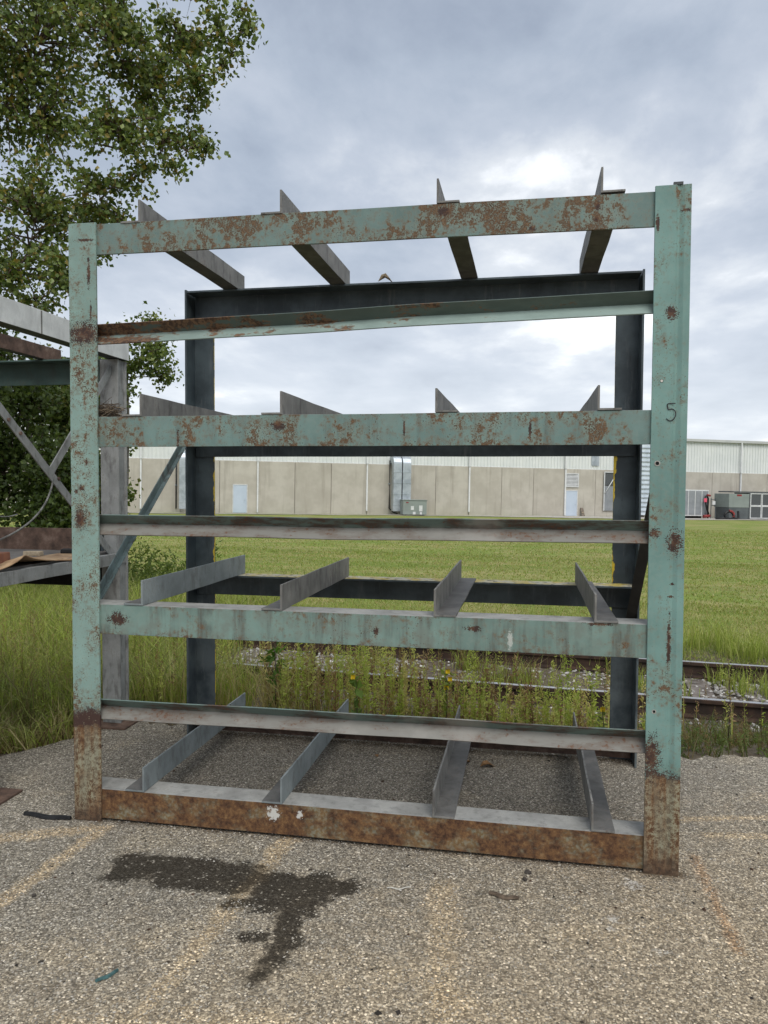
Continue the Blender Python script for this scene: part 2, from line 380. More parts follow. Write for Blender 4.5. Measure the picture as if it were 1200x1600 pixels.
simple('hole_black', (.006, .006, .006), (.012, .011, .01), 40, .9)
simple('bare_rim', (.42, .42, .40), (.25, .22, .18), 80, .45)
simple('wood_grey', (.20, .165, .13), (.11, .09, .075), 9, .85, .4)
simple('plywood', (.42, .29, .17), (.24, .15, .085), 14, .8, .3)
simple('brick_red', (.27, .125, .075), (.20, .09, .06), 20, .85, .4)
simple('deck_sheet', (.17, .155, .14), (.10, .095, .09), 5, .75)
simple('black_plastic', (.008, .008, .009), (.02, .02, .02), 40, .4)
simple('cable_grey', (.20, .20, .19), (.10, .10, .095), 30, .6)
simple('dry_leaf', (.30, .17, .075), (.20, .11, .05), 60, .8)
simple('pale_wood', (.45, .37, .26), (.32, .25, .17), 40, .85)
simple('teal_stick', (.07, .15, .15), (.04, .085, .085), 60, .5)
simple('white_string', (.62, .60, .55), (.5, .48, .42), 80, .7)
simple('twig', (.16, .12, .085), (.07, .05, .035), 30, .9)
simple('bark', (.20, .185, .16), (.09, .08, .068), 9, .9, .6)
simple('rail_side', (.062, .036, .024), (.028, .019, .015), 7, .75, .3)
simple('rail_top', (.50, .50, .50), (.36, .35, .34), 6, .28, .05, .85, .5)
simple('tie_wood', (.19, .165, .145), (.085, .07, .06), 7, .9, .6)
simple('downspout_white', (.72, .73, .73), (.62, .63, .63), 2, .45)
simple('door_paint', (.50, .57, .66), (.46, .53, .62), 1, .5, .05)
simple('galvanised', (.50, .54, .58), (.36, .40, .44), 2.2, .42, .1, .55, .5)
simple('bright_sheet', (.62, .69, .76), (.50, .57, .64), 1.2, .45, .05)
simple('unit_green_grey', (.25, .285, .265), (.22, .25, .235), 1.5, .55)
simple('unit_grey', (.11, .125, .13), (.085, .095, .10), 1.5, .55)
simple('mesh_dark', (.06, .066, .07), (.11, .118, .122), 30, .6)
simple('frame_white', (.66, .67, .67), (.55, .56, .56), 3, .5)
simple('cabinet_pale', (.27, .285, .30), (.22, .235, .25), 2, .5)
simple('hose_red', (.30, .045, .04), (.18, .03, .03), 5, .5)
simple('sign_pink', (.72, .10, .16), (.66, .09, .14), 3, .5)
simple('flower_yellow', (.80, .58, .02), (.72, .48, .02), 30, .6)
simple('gravel_pale', (.46, .43, .38), (.34, .32, .28), 3, .9, .4)
def concrete(t):
    P = t.coord(); oi = t.new('ObjectInfo'); rnd = N(t.nt, oi.outputs['Random'])
    off = t.new('VectorMath'); off.operation = 'ADD'; t.link(P, off.inputs[0]); t.link(t.comb(rnd*40, rnd*13, 0), off.inputs[1])
    Q = N(t.nt, off.outputs[0])
    n = t.noise(Q, .8, 5, .6); st = t.noise(t.scale(Q, (2.6, 2.6, .16)), 1, 4, .6); fi = t.noise(Q, 14, 4)
    c = t.mix(n.step(.35, .65), (.42, .39, .335), (.50, .47, .41)); c = t.mix(st.step(.52, .72)*.45, c, (.27, .245, .205))
    c = t.mix(rnd*.22, c, (.34, .31, .26)); c = t.mix(t.noise(t.scale(Q, (5, 5, .3)), 1, 3).step(.60, .75)*.25, c, (.58, .55, .48))
    return dict(color=c, rough=.85, normal=t.bump(fi, .1, .004), spec=.2)
material('tilt_up_concrete', concrete)
simple('metal_cladding', (.70, .72, .70), (.64, .665, .65), .7, .45, .03)
simple('gutter_trim', (.50, .51, .49), (.44, .45, .44), 1, .5, .05)
simple('roof_sheet', (.42, .42, .40), (.36, .36, .35), .5, .6)

def leafy(trans=.35, rough=.5):
    def fn(t):
        c = t.attr('tint')
        def extra(t_, b, out):
            tr = t.new('BsdfTranslucent'); t.link(t.mix(1, c, (1.25, 1.2, .55), 'MULTIPLY'), tr.inputs[0])
            mx = t.new('MixShader'); mx.inputs[0].default_value = trans
            t.link(b.outputs[0], mx.inputs[1]); t.link(tr.outputs[0], mx.inputs[2]); t.link(mx.outputs[0], out.inputs[0])
        return dict(color=c, rough=rough, spec=.35, extra=extra)
    return fn
material('poplar_leaf', leafy(.30, .42)); material('grass_blade', leafy(.35, .6)); material('weed_leaf', leafy(.35, .6))
material('stone_tint', lambda t: (lambda P, c: dict(color=t.mix(t.noise(P, 60, 4).step(.4, .62)*.4, c, t.mix(1, c, (.5, .48, .45), 'MULTIPLY')), rough=.85, spec=.25))(t.coord(), t.attr('tint')))

# stains and streaks of the pavement are shapes that lie on it, in metres
def pavement_mat(t):
    P = t.coord(); x, y, z = t.sep(P)
    wob = t.noise(P, 8.5, 6, .70); wob2 = t.noise(P, 30, 3, .6)
    d1, c1 = t.voro(P, 118); d2, c2 = t.voro(t.scale(P, (1, 1, 1), (3.3, 1.7, 0)), 150)
    r1 = t.sep(c1)[0]; g1 = t.sep(c1)[1]; r2 = t.sep(c2)[0]
    chip = t.ramp(r1, [(0, (.085, .078, .068)), (.22, (.155, .143, .124)), (.5, (.245, .228, .198)), (.78, (.345, .322, .28)), (.93, (.48, .455, .405)), (1, (.70, .67, .61))])
    small = t.ramp(r2, [(0, (.09, .082, .07)), (.5, (.205, .19, .164)), (.85, (.31, .29, .25)), (1, (.5, .475, .42))])
    col = t.mix(g1.step(.52, .58), chip, small)
    col = t.mix(d1.step(.58, .80)*.6, col, (.075, .068, .058))
    worn = t.noise(t.scale(P, (1, 1, 1), (7, 3, 0)), 2.2, 5, .62)
    col = t.mix(worn.step(.52, .68)*.45, col, t.mix(1, col, (1.35, 1.28, 1.15), 'MULTIPLY'))
    col = t.mix(t.noise(t.scale(P, (1, 1, 1), (1, 5, 0)), 5.5, 5, .65).step(.58, .70)*.4, col, t.mix(1, col, (.6, .58, .55), 'MULTIPLY'))
    big = t.noise(t.scale(P, (1, 1, 1), (2, 9, 0)), 1.1, 4, .6)
    col = t.mix(big.step(.38, .62)*.30, col, t.mix(1, col, (.72, .72, .73), 'MULTIPLY'))
    # paler, washed tan ground toward the front right, and tan runs
    col = t.mix(1, col, (1.06, 1.015, .93), 'MULTIPLY')
    tan = ((x-1.2)*.35-y*.55+wob*1.5).step(.7, 1.8)*.75
    def seg(ax, ay, bx, by, w, soft=.6):
        L2 = (bx-ax)**2+(by-ay)**2
        tt = (((x-ax)*(bx-ax)+(y-ay)*(by-ay))/L2).max(0).min(1)
        ex, ey = x-(tt*(bx-ax)+ax), y-(tt*(by-ay)+ay)
        return ((ex*ex+ey*ey).sqrt()/w+(wob-.5)*2.0+(wob2-.5)*.9).step(1.0, 1-soft)
    for s_ in ((.15, -.85, .20, -.05, .065), (1.06, -1.30, 1.155, -.02, .075), (-.35, -.32, .18, -.06, .08), (3.2, .45, 4.3, .62, .06), (3.1, .62, 4.3, .9, .05), (.9, -1.45, 1.5, -1.3, .26), (1.95, -.3, 2.1, -1.4, .12)):
        tan = tan.max(seg(*s_, .8)*1.15)
    col = t.mix(tan*.72, col, t.mix(1, col, (1.72, 1.50, 1.20), 'MULTIPLY'))
    rustm = seg(3.085, .20, 3.09, -.52, .045, 1.0)*.55
    col = t.mix(rustm, col, t.mix(1, col, (1.15, .80, .55), 'MULTIPLY'))
    pale = None
    for (cx, cy, rr) in ((2.767, -.112, .05), (2.648, -.40, .035), (2.64, -.47, .03), (2.806, -.596, .035), (2.75, -.08, .03)):
        k = ((((x-cx).pow(2)+(y-cy).pow(2)).sqrt()/rr)+(wob2-.5)*3.6).step(1.05, .2); pale = k if pale is None else pale.max(k)
    col = t.mix(pale*.5*r1.step(.25, .6), col, (.6, .59, .56))
    # oil stain
    oil = None
    for s_ in ((.54, -.40, 1.10, -.385, .15, .45), (.50, -.34, .90, -.31, .085, .45), (.74, -.46, 1.05, -.45, .10, .45), (1.22, -.43, 1.42, -.395, .145, .4), (1.42, -.385, 1.54, -.37, .085, .5), (1.25, -.53, 1.38, -.54, .125, .45), (1.36, -.62, 1.41, -.80, .075, .5), (1.40, -.80, 1.375, -1.0, .085, .8), (1.10, -.59, 1.17, -.565, .055, .5), (1.24, -.80, 1.31, -.79, .045, .6), (.50, -.48, .58, -.46, .05, .5)):
        k = seg(*s_); oil = k if oil is None else oil.max(k)
    keep = r1.step(.93, .97)
    wet = oil*(1-keep*.3)
    col = t.mix(wet*.95, col, t.mix(.90, col, (.013, .009, .004)))
    # shade under the rack, painted into the ground colour
    rack_shade = seg(.3, .85, 2.7, .8, .62, .5)
    col = t.mix(rack_shade*.5, col, t.mix(1, col, (.72, .72, .73), 'MULTIPLY'))
    foot = seg(.12, .03, 2.9, .03, .05, .9).max(seg(.0, .02, .15, .02, .06, .9)).max(seg(2.82, .02, 2.98, .02, .07, .9)).max(seg(.05, 1.45, 2.95, 1.45, .08, .9))  # contact shadow under the beams painted dark, with rust runoff at the post feet
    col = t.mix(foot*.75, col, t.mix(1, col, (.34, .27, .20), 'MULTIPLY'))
    hgt = (1-d1)*.8+(1-d2)*.35+r1*.4+wob*.3
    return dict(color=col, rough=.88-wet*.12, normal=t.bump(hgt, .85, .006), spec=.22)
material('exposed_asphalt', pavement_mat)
def soil(t):
    P = t.coord(); x, y, z = t.sep(P)
    n = t.noise(P, .55, 5, .6); f = t.noise(P, 9, 5, .65); g = t.noise(t.scale(P, (.55, 1.6, 1)), .9, 4, .6)
    grass = t.mix(f.step(.32, .68), (.14, .195, .038), (.235, .285, .065))
    straw = t.mix(f.step(.4, .65), (.34, .30, .13), (.25, .24, .085))
    grass = t.mix((g*.6+n*.4).step(.42, .58)*.85, grass, straw)
    stripe = t.noise(t.scale(P, (.05, 1.1, 1)), 1, 3); grass = t.mix(stripe.step(.46, .60)*.35, grass, (.115, .165, .028))
    dirt = t.mix(f.step(.35, .65), (.085, .068, .048), (.15, .125, .09))
    return dict(color=t.mix(y.step(6.3, 7.4), dirt, grass), rough=.9, normal=t.bump(f+t.noise(P, 40, 3), .8, .03), spec=.15)
material('field_soil', soil)

# ------------------------------------------------------------------ ground
def edge(x):
    x = np.asarray(x, float)
    return 1.60+.10*np.sin(1.9*x+.6)+.09*np.sin(4.3*x+2.2)*smooth01((-.4-x)/.4)+.05*np.sin(5.1*x)+.03*np.sin(11*x)-1.0*smooth01((-.45-x)/.8)
def plane(x, y): return -.011*np.clip(x, -70, 70)-.010*np.clip(y, -50, 75)-.261
def ground_z(x, y):
    x, y = np.asarray(x, float), np.asarray(y, float)
    s = smooth01((y-edge(x))/1.5)
    return -.03*(1-s)+plane(x, y)*s+.018*np.sin(1.3*x+.4*y)*np.sin(.9*y+.2)*s
def grid(xs, ys, zf):
    X, Y = np.meshgrid(xs, ys); V = np.stack([X, Y, zf(X, Y)], -1).reshape(-1, 3); nx = len(xs)
    i = (np.arange(len(ys)-1)[:, None]*nx+np.arange(nx-1)[None]).ravel()
    return V, np.concatenate([np.stack([i, i+1, i+nx+1], 1), np.stack([i, i+nx+1, i+nx], 1)])
xs = np.concatenate([np.linspace(-400, -32, 14), np.linspace(-30, -6, 25), np.linspace(-5.8, 9, 120), np.linspace(9.5, 60, 40), np.linspace(70, 400, 12)])
ys = np.concatenate([np.linspace(-150, -6, 10), np.linspace(-5, .8, 10), np.linspace(.9, 8, 80), np.linspace(8.4, 75, 90), np.linspace(85, 600, 14)])
V, F = grid(xs, ys, ground_z)
tag(link('ground', tri_mesh('ground', V, F, 'field_soil', smooth=True)), kind='structure')
# pavement: a slab with a ragged far edge
px = np.concatenate([np.linspace(-60, -6, 20), np.linspace(-5.9, 9, 420), np.linspace(9.5, 70, 24)])
def ragged(x): return edge(x)+.02*np.sin(37*x)+.014*np.sin(71*x+1)+.01*np.sin(133*x)
rows = [-60, -20, -6]; m = MB()
vs = []
for x in px:
    e = float(ragged(x)); vs += [(x, -60, 0), (x, -4, 0), (x, e-.03, 0), (x, e, -.012), (x, e+.02, -.06)]
fs = []
for i in range(len(px)-1):
    for k in range(4): fs.append((i*5+k, (i+1)*5+k, (i+1)*5+k+1, i*5+k+1))
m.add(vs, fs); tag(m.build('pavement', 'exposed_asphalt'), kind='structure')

# ------------------------------------------------------------------ warehouse
U = nrm((.913, .408, -.01395)); Wn = nrm(np.cross((0, 0, 1), U)); Wz = np.cross(U, Wn); W0 = np.array([-26.36, 48.03, -.448])
WM = Matrix(((U[0], Wn[0], Wz[0], W0[0]), (U[1], Wn[1], Wz[1], W0[1]), (U[2], Wn[2], Wz[2], W0[2]), (0, 0, 0, 1)))
def wpt(u, off, v): return W0+U*u-Wn*off+Wz*v
wh = empty('warehouse', 'long low warehouse of beige concrete panels under white ribbed cladding', 'building', mat=WM)
BAY = 8.55; U0, U1 = .57-5*BAY, .57+9*BAY; PW = BAY/3
pm = MB()
pm.box((.012, 0, -1.2), (PW-.012, .22, 3.985)); pmesh = None
k = 0; u = U0
while u < U1-.01:
    if pmesh is None: o = pm.build('concrete_panel', 'tilt_up_concrete', wh, .02); pmesh = o.data
    else:
        o = bpy.data.objects.new('concrete_panel', pmesh); C.objects.link(o); o.parent = wh
        b = o.modifiers.new('edge', 'BEVEL'); b.width = .02; b.segments = 2; b.limit_method = 'ANGLE'
    o.location = (u, .004*((k*7) % 3), 0); u += PW; k += 1
MB().box((U0, .25, -1.2), (U1, 22, 3.9)).box((U0, .3, 3.9), (U1, 22, 6.75)).build('wall_core', 'tilt_up_concrete', wh)
cm = MB(); prof = []; rib = .285
for i in range(int(BAY/rib)):
    x0 = i*rib; prof += [(x0, 0), (x0+.17, 0), (x0+.19, -.045), (x0+.255, -.045), (x0+.275, 0)]
prof += [(BAY-.01, 0)]
vs = [(x, y, z) for z in (3.99, 6.72) for x, y in prof]; n = len(prof)
cm.add(vs, [(i, i+1, n+i+1, n+i) for i in range(n-1)])
cmesh = None
for b in range(14):
    if cmesh is None: o = cm.build('cladding_sheet', 'metal_cladding', wh); cmesh = o.data
    else: o = bpy.data.objects.new('cladding_sheet', cmesh); C.objects.link(o); o.parent = wh
    o.location = (U0+b*BAY, .15, 0)
MB().box((U0, .06, 3.93), (U1, .24, 3.988)).build('flashing', 'gutter_trim', wh)
MB().box((U0-.2, -.12, 6.66), (U1+.2, .5, 6.90)).build('roof_gutter', 'gutter_trim', wh, .02)
MB().add([(U0-.2, .3, 6.91), (U1+.2, .3, 6.91), (U1+.2, 22.2, 7.6), (U0-.2, 22.2, 7.6)], [(0, 1, 2, 3)]).build('roof', 'roof_sheet', wh)
for b in range(15):
    u = U0+b*BAY
    if u < -30 or u > 78: continue
    ds = MB(); ds.box((u-.06, -.14, .25 if b % 3 else .05), (u+.06, -.02, 6.7)); o = ds.build('downspout', 'downspout_white', wh, .015)
    MB().box((u-.075, -.155, 3.9), (u+.075, -.015, 4.02)).build('bracket', 'gutter_trim', o)
for u in (7.3, 34.9):
    dr = MB().box((u, -.03, .02), (u+1.0, .05, 2.13)).build('door', 'door_paint', wh, .01)
    f_ = MB(); f_.box((u-.06, -.05, .02), (u-.002, .03, 2.2)).box((u+1.002, -.05, .02), (u+1.06, .03, 2.2)).box((u-.06, -.05, 2.132), (u+1.06, .03, 2.2)); f_.build('frame', 'frame_white', dr)
    MB().tube([(u+.9, -.04, 1.0), (u+.9, -.10, 1.0), (u+.78, -.10, 1.0)], .015, 6).build('handle', 'galvanised', dr)
lv = MB(); lv.box((34.8, -.08, 2.45), (34.87, .02, 3.62)).box((35.95, -.08, 2.45), (36.02, .02, 3.62)).box((34.87, -.08, 2.45), (35.95, .02, 2.52)).box((34.87, -.08, 3.55), (35.95, .02, 3.62))
lo = lv.build('louvre', 'frame_white', wh)
for i in range(9):
    z0 = 2.54+i*.113
    MB().add([(34.87, -.07, z0), (35.95, -.07, z0), (35.95, .0, z0+.085), (34.87, .0, z0+.085), (34.87, -.06, z0-.01), (35.95, -.06, z0-.01), (35.95, .01, z0+.075), (34.87, .01, z0+.075)], [(0, 1, 2, 3), (4, 7, 6, 5), (0, 4, 5, 1), (2, 6, 7, 3)]).build('slat', 'frame_white', lo)
MB().box((34.87, .0, 2.5), (35.95, .03, 3.56)).build('backing', 'mesh_dark', lo)
MB().box((37.27, .10, 4.36), (37.9, .12, 5.11)).box((37.22, .06, 4.31), (37.95, .10, 5.16)).build('vent', 'galvanised', wh)

def on_wall(name, label, cat, u, off, group=None):
    M = WM @ Matrix.Translation((u, -off, 0)); return empty(name, label, cat, group=group, mat=M)
def big_duct(name, label, u, w, top):
    r = on_wall(name, label, 'duct', u, .95); m = MB(); prof = [(-.28, .25), (-.28, top-.55)]
    outer = [(-.33, .3)]+[(-.33, top-.62)]+[(-.33+.62*(1-math.cos(a)), top-.62+.62*math.sin(a)) for a in np.linspace(.2, math.pi/2, 6)]+[(.95, top)]
    inner = [(.95, top-.55)]+[(.30+.1, top-.55)]+[(.30, top-.65)]+[(.30, .3)]
    pr = outer+inner; m.prism([(a, b) for a, b in pr], (0, 0, 0), (0, 1, 0), (0, 0, 1), (1, 0, 0), w); m.build('casing', 'galvanised', r, .02)
    for z in np.arange(.8, top-.9, .85):
        MB().box((-.025, -.36, z), (w+.025, .33, z+.045)).build('seam', 'galvanised', r)
    return r
big_duct('exhaust_duct', 'left one of two tall silver elbow ducts beside the electrical unit', 19.53, .66, 4.65)
big_duct('exhaust_duct', 'right one of two tall silver elbow ducts rising behind the electrical unit', 20.27, .68, 4.62)
big_duct('exhaust_duct', 'single narrow silver duct on the wall left of the first pale door', 3.35, .5, 4.6)
c_ = on_wall('conduit', 'thin dark conduit running up the wall left of the paired silver ducts', 'pipe', 19.5, .10)
MB().tube([(0, 0, 4.3), (0, 0, .5), (.25, -.25, .2), (.6, -.4, .1)], .05, 6).build('pipe', 'black_plastic', c_); MB().box((-.09, -.02, 2.4), (.09, .1, 2.5)).build('clamp', 'galvanised', c_)
c_ = on_wall('conduit', 'thin dark conduit on the wall beside the single narrow duct', 'pipe', 3.1, .10)
MB().tube([(0, 0, 4.0), (0, 0, .3)], .05, 6).build('pipe', 'black_plastic', c_); MB().box((-.09, -.02, 2.0), (.09, .1, 2.1)).build('clamp', 'galvanised', c_)
un = on_wall('ground_unit', 'squat grey green electrical unit standing before the paired silver ducts', 'electrical unit', 20.1, 2.2)
MB().box((0, 0, .08), (1.9, 1.0, 1.18)).build('cabinet', 'unit_green_grey', un, .02); MB().box((-.04, -.04, 1.18), (1.94, 1.04, 1.24)).build('lid', 'unit_green_grey', un, .01)
for q in (.15, 1.6): MB().box((q, .1, -.1), (q+.15, .9, .08)).build('foot', 'mesh_dark', un)
for (a, b, c, d_) in ((.62, .45, .85, .75), (.78, .1, 1.0, .3), (1.28, .35, 1.55, .8), (1.35, .1, 1.5, .3)): MB().box((a, -.02, b), (c, -.002, d_)).build('label_plate', 'frame_white', un)
MB().box((.22, -.02, .98), (.42, -.002, 1.06)).build('warning_label', 'hose_red', un)
# stair-like frame and ribbed silo between the posts
fr = on_wall('wall_hatch', 'framed grey hatch with a diagonal stay on the wall right of the louvre', 'hatch', 38.4, .12)
MB().box((0, 0, .5), (1.3, .06, 2.6)).build('lower_leaf', 'cabinet_pale', fr); MB().box((0, 0, 2.66), (1.3, .06, 3.75)).build('upper_leaf', 'mesh_dark', fr)
MB().box((-.08, -.06, .5), (-.002, .0, 3.8)).box((-.08, -.06, 3.752), (1.3, -.002, 3.83)).build('frame', 'frame_white', fr); MB().tube([(0, -.1, 2.0), (.9, -.1, 3.4)], .04, 6).build('stay', 'frame_white', fr)
rd = on_wall('ribbed_duct', 'tall silver duct with horizontal ribs seen between the right hand posts', 'duct', 40.75, 1.6)
MB().box((0, 0, .2), (1.6, 1.4, 6.15)).build('casing', 'bright_sheet', rd, .02)
for z in np.arange(.5, 6.0, .38): MB().box((-.05, -.06, z), (1.65, 1.4, z+.09)).build('rib', 'galvanised', rd)
cb = on_wall('utility_cabinet', 'pale metal cabinet with vertical panels standing on skids by the wall', 'cabinet', 43.9, 3.0)
MB().box((0, .012, .22), (2.6, 1.5, 2.42)).build('body', 'frame_white', cb, .02)
for i in range(4): MB().box((.06+i*.64, -.012, .32), (.06+i*.64+.56, .01, 2.33)).build('panel', 'cabinet_pale', cb, .008)
for q in (.5, 1.7): MB().box((q, .1, -.1), (q+.3, 1.4, .22)).build('skid', 'hole_black', cb)
ch = on_wall('chiller_unit', 'big grey air cooled chiller with white framed mesh panels', 'chiller', 47.55, 4.2)
MB().box((0, .02, 1.0), (1.95, 1.9, 2.15)).build('compressor_housing', 'unit_green_grey', ch, .02); MB().box((.05, .05, .05), (1.95, 1.85, .998)).build('lower_housing', 'unit_grey', ch)
MB().box((.75, .012, 1.95), (1.2, .019, 2.1)).build('name_plate', 'hose_red', ch)
MB().box((1.96, .04, .05), (6.5, 1.9, 2.25)).build('coil_core', 'mesh_dark', ch)
for i in range(4):
    for j in range(2):
        x0 = 2.05+i*1.12; z0 = .12+j*1.06
        pn = MB().box((x0+.05, .0, z0+.05), (x0+1.0, .035, z0+.96)).build('coil_panel', 'mesh_dark', ch)
        g = MB(); g.box((x0-.02, -.03, z0-.02), (x0+.048, .034, z0+1.03)).box((x0+.048, -.03, z0-.02), (x0+1.05, .034, z0+.048)).box((x0+.048, -.03, z0+.962), (x0+1.05, .034, z0+1.03)).box((x0+1.002, -.03, z0+.048), (x0+1.05, .034, z0+.962)); g.build('frame', 'frame_white', pn)
MB().box((.4, .0, 2.26), (6.5, 1.92, 2.36)).build('top_rail', 'unit_grey', ch)
hs = on_wall('coiled_hose', 'black and red hose looped on the ground before the chiller', 'hose', 46.1, 4.6)
lp = [(.25+.9*q, -.2, .12) for q in (0, .3, .6)]+[(1.0+.42*math.cos(a), -.2, .33+.35*math.sin(a)) for a in np.linspace(-1.4, 4.2, 16)]
MB().tube(lp, .10, 7).build('loop', 'black_plastic', hs); MB().tube([(1.0+.45*math.cos(a), -.22, .35+.37*math.sin(a)) for a in np.linspace(-.4, 1.6, 8)], .115, 7).build('red_sleeve', 'hose_red', hs)
MB().tube([(-.3, -.3, .1), (.5, -.4, .12), (1.4, -.35, .08), (2.0, -.1, .15), (2.1, .1, .7)], .09, 6).build('lead', 'black_plastic', hs)
st = on_wall('hose_standpipe', 'black standpipe with a pink tag hanging beside the pale cabinet', 'standpipe', 46.3, 3.2)
MB().tube([(0, 0, -.1), (0, 0, 1.7), (-.12, 0, 1.95), (-.28, 0, 1.9), (-.32, 0, 1.6), (-.2, -.1, .9), (.0, -.1, .4)], .07, 7).build('pipe', 'black_plastic', st)
MB().box((-.5, -.14, 1.4), (-.22, -.11, 1.72)).build('tag', 'sign_pink', st, .05); MB().tube([(-.2, -.1, 2.0), (.1, -.1, 1.95)], .09, 7).build('red_coupling', 'hose_red', st); MB().tube([(-.5, -.1, .2), (.1, -.1, .25)], .13, 7).build('red_base', 'hose_red', st)
ld = on_wall('meter_stand', 'slender grey meter stand between the cabinet and the looped hose', 'stand', 46.5, 3.3)
for q in (0, .42): MB().box((q, 0, -.1), (q+.05, .05, 1.75)).build('upright', 'unit_grey', ld)
for z in (1.1, 1.6): MB().box((.05, .005, z), (.42, .045, z+.06)).build('crossbar', 'unit_grey', ld)
MB().box((.1, -.05, 1.2), (.38, .0, 1.5)).build('meter', 'frame_white', ld)
bd = on_wall('leaning_board', 'small weathered board leaning on the wall beside the far door', 'board', 36.2, .45)
MB().add([(0, 0, 0), (.28, 0, 0), (.26, .38, .72), (.02, .38, .72), (0, .05, 0), (.28, .05, 0), (.26, .43, .72), (.02, .43, .72)], [(0, 1, 2, 3), (4, 7, 6, 5), (0, 4, 5, 1), (1, 5, 6, 2), (2, 6, 7, 3), (3, 7, 4, 0)]).build('panel', 'wood_grey', bd)
MB().box((.02, .12, .3), (.26, .17, .34)).build('batten', 'pale_wood', bd)
# gravel drive along the wall
gs = []; uu = np.linspace(U0, U1, 60)
for u in uu:
    near = 2.6+3.6*float(smooth01((u-22)/20)); far = 1.3-1.25*float(smooth01((u-26)/8))
    for off in (near, far):
        q = wpt(u, off, 0); gs.append((q[0], q[1], float(ground_z(q[0], q[1]))+.03))
tag(MB().add(gs, [(2*i, 2*i+2, 2*i+3, 2*i+1) for i in range(len(uu)-1)]).build('gravel_drive', 'gravel_pale'), kind='structure')

# ------------------------------------------------------------------ railway
TY = Matrix.Translation((1.5, 3.78, -.15)) @ Matrix.Rotation(R(-3.6), 4, 'Z') @ Matrix.Rotation(R(.35), 4, 'Y')
trk = empty('railway_track', 'rusty railway track with shiny rail heads on pale ballast behind the rack', 'railway track', mat=TY)
prof = [(-.07, -.17), (.07, -.17), (.07, -.155), (.012, -.14), (.012, -.045), (.036, -.035), (.036, -.006), (.028, 0), (-.028, 0), (-.036, -.006), (-.036, -.035), (-.012, -.045), (-.012, -.14), (-.07, -.155)]
for yo in (0, 1.505):
    m = MB(); sd_ = [0]*14; sd_[7] = 1
    m.prism(prof, (-45, yo, 0), (0, 1, 0), (0, 0, 1), (1, 0, 0), 105, side=sd_); m.build('rail', ['rail_side', 'rail_top'], trk)
tb = MB().box((-.11, -.55, -.35), (.11, 2.05, -.172)); tmesh = None
for i in range(130):
    if tmesh is None: o = tb.build('tie', 'tie_wood', trk); tmesh = o.data
    else: o = bpy.data.objects.new('tie', tmesh); C.objects.link(o); o.parent = trk
    o.location = (-30+i*.56+random.uniform(-.03, .03), random.uniform(-.04, .04), random.uniform(-.012, .004)); o.rotation_euler[2] = random.uniform(-.03, .03)
Minv = np.array(TY)
def track_pt(P): return P@Minv[:3, :3].T+Minv[:3, 3]
n = 30000; P = np.stack([rng.uniform(-7, 12, n), rng.uniform(-.95, 2.35, n), np.full(n, -.186)], 1)
d_ = np.maximum(0, np.maximum(-.35-P[:, 1], P[:, 1]-1.95)); P[:, 2] -= d_*.22; P[:, 2] += rng.uniform(-.03, .02, n)
cols = pick([(.46, .45, .43), (.38, .37, .35), (.58, .57, .54), (.26, .25, .23), (.33, .30, .26), (.18, .165, .15)], n)
V, F, K = stones(track_pt(P), rng.uniform(.013, .029, n), cols, .7)
tag(link('ballast', tri_mesh('ballast', V, F, 'stone_tint', K)), 'pale crushed stone ballast lying between and beside the rails', 'gravel', kind='stuff')

# ------------------------------------------------------------------ the rack
W, H, D, w, tk = 2.974, 3.05, 1.47, .1505, .0127
X_, Y_, Z_ = np.eye(3)
rack = empty('steel_storage_rack', 'tall open storage rack of flaking teal steel angles, numbered 5, on the asphalt', 'storage rack')
def seg_bar(name, prof, org, au, av, aw, L, mats, side=None, cap=0, seg=22, wob=.0012, bevel=.0016, parent=None, seed=0):
    return MB().prism(prof, org, au, av, aw, L, seg, wob, side, cap, seed).build(name, mats, parent or rack, bevel)
# front posts: one leg in the face, the other running back along the outer side
lp_ = [(0, 0), (w, 0), (w, tk), (tk, tk), (tk, w), (0, w)]
left_post = seg_bar('post', lp_, (0, 0, 0), X_, Y_, Z_, H, 'paint_left_post', seed=1)
rp_ = [(W-w, 0), (W-.062, 0), (W-.055, .0055), (W-.047, .0075), (W-.039, .005), (W-.028, .0008), (W, 0), (W, w), (W-tk, w), (W-tk, tk), (W-w, tk)]
right_post = seg_bar('post', rp_, (0, 0, 0), X_, Y_, Z_, H, 'paint_right_post', seed=2)
MB().box((W-.075, .001, H), (W-.035, .012, H+.012)).build('weld_stub', 'dark_underside', right_post)
bl = [(0, D), (0, D-w), (tk, D-w), (tk, D-tk), (w, D-tk), (w, D)]
seg_bar('post', bl, (0, 0, 0), X_, Y_, Z_, H, ['slate_left', 'yellow_overspray'], [0, 0, 0, 0, 1, 0], seed=3)
br = [(W, D-w), (W, D), (W-w, D), (W-w, D-tk), (W-tk, D-tk), (W-tk, D-w)]
seg_bar('post', br, (0, 0, 0), X_, Y_, Z_, H, ['slate_right', 'yellow_overspray'], [0, 0, 1, 0, 0, 0], seed=4)
LV = [.166, 1.125, 2.08, 3.038]; FM = ['rusted_bottom_beam', 'paint_low_beam', 'paint_mid_beam', 'paint_top_beam']
y0 = tk+.001
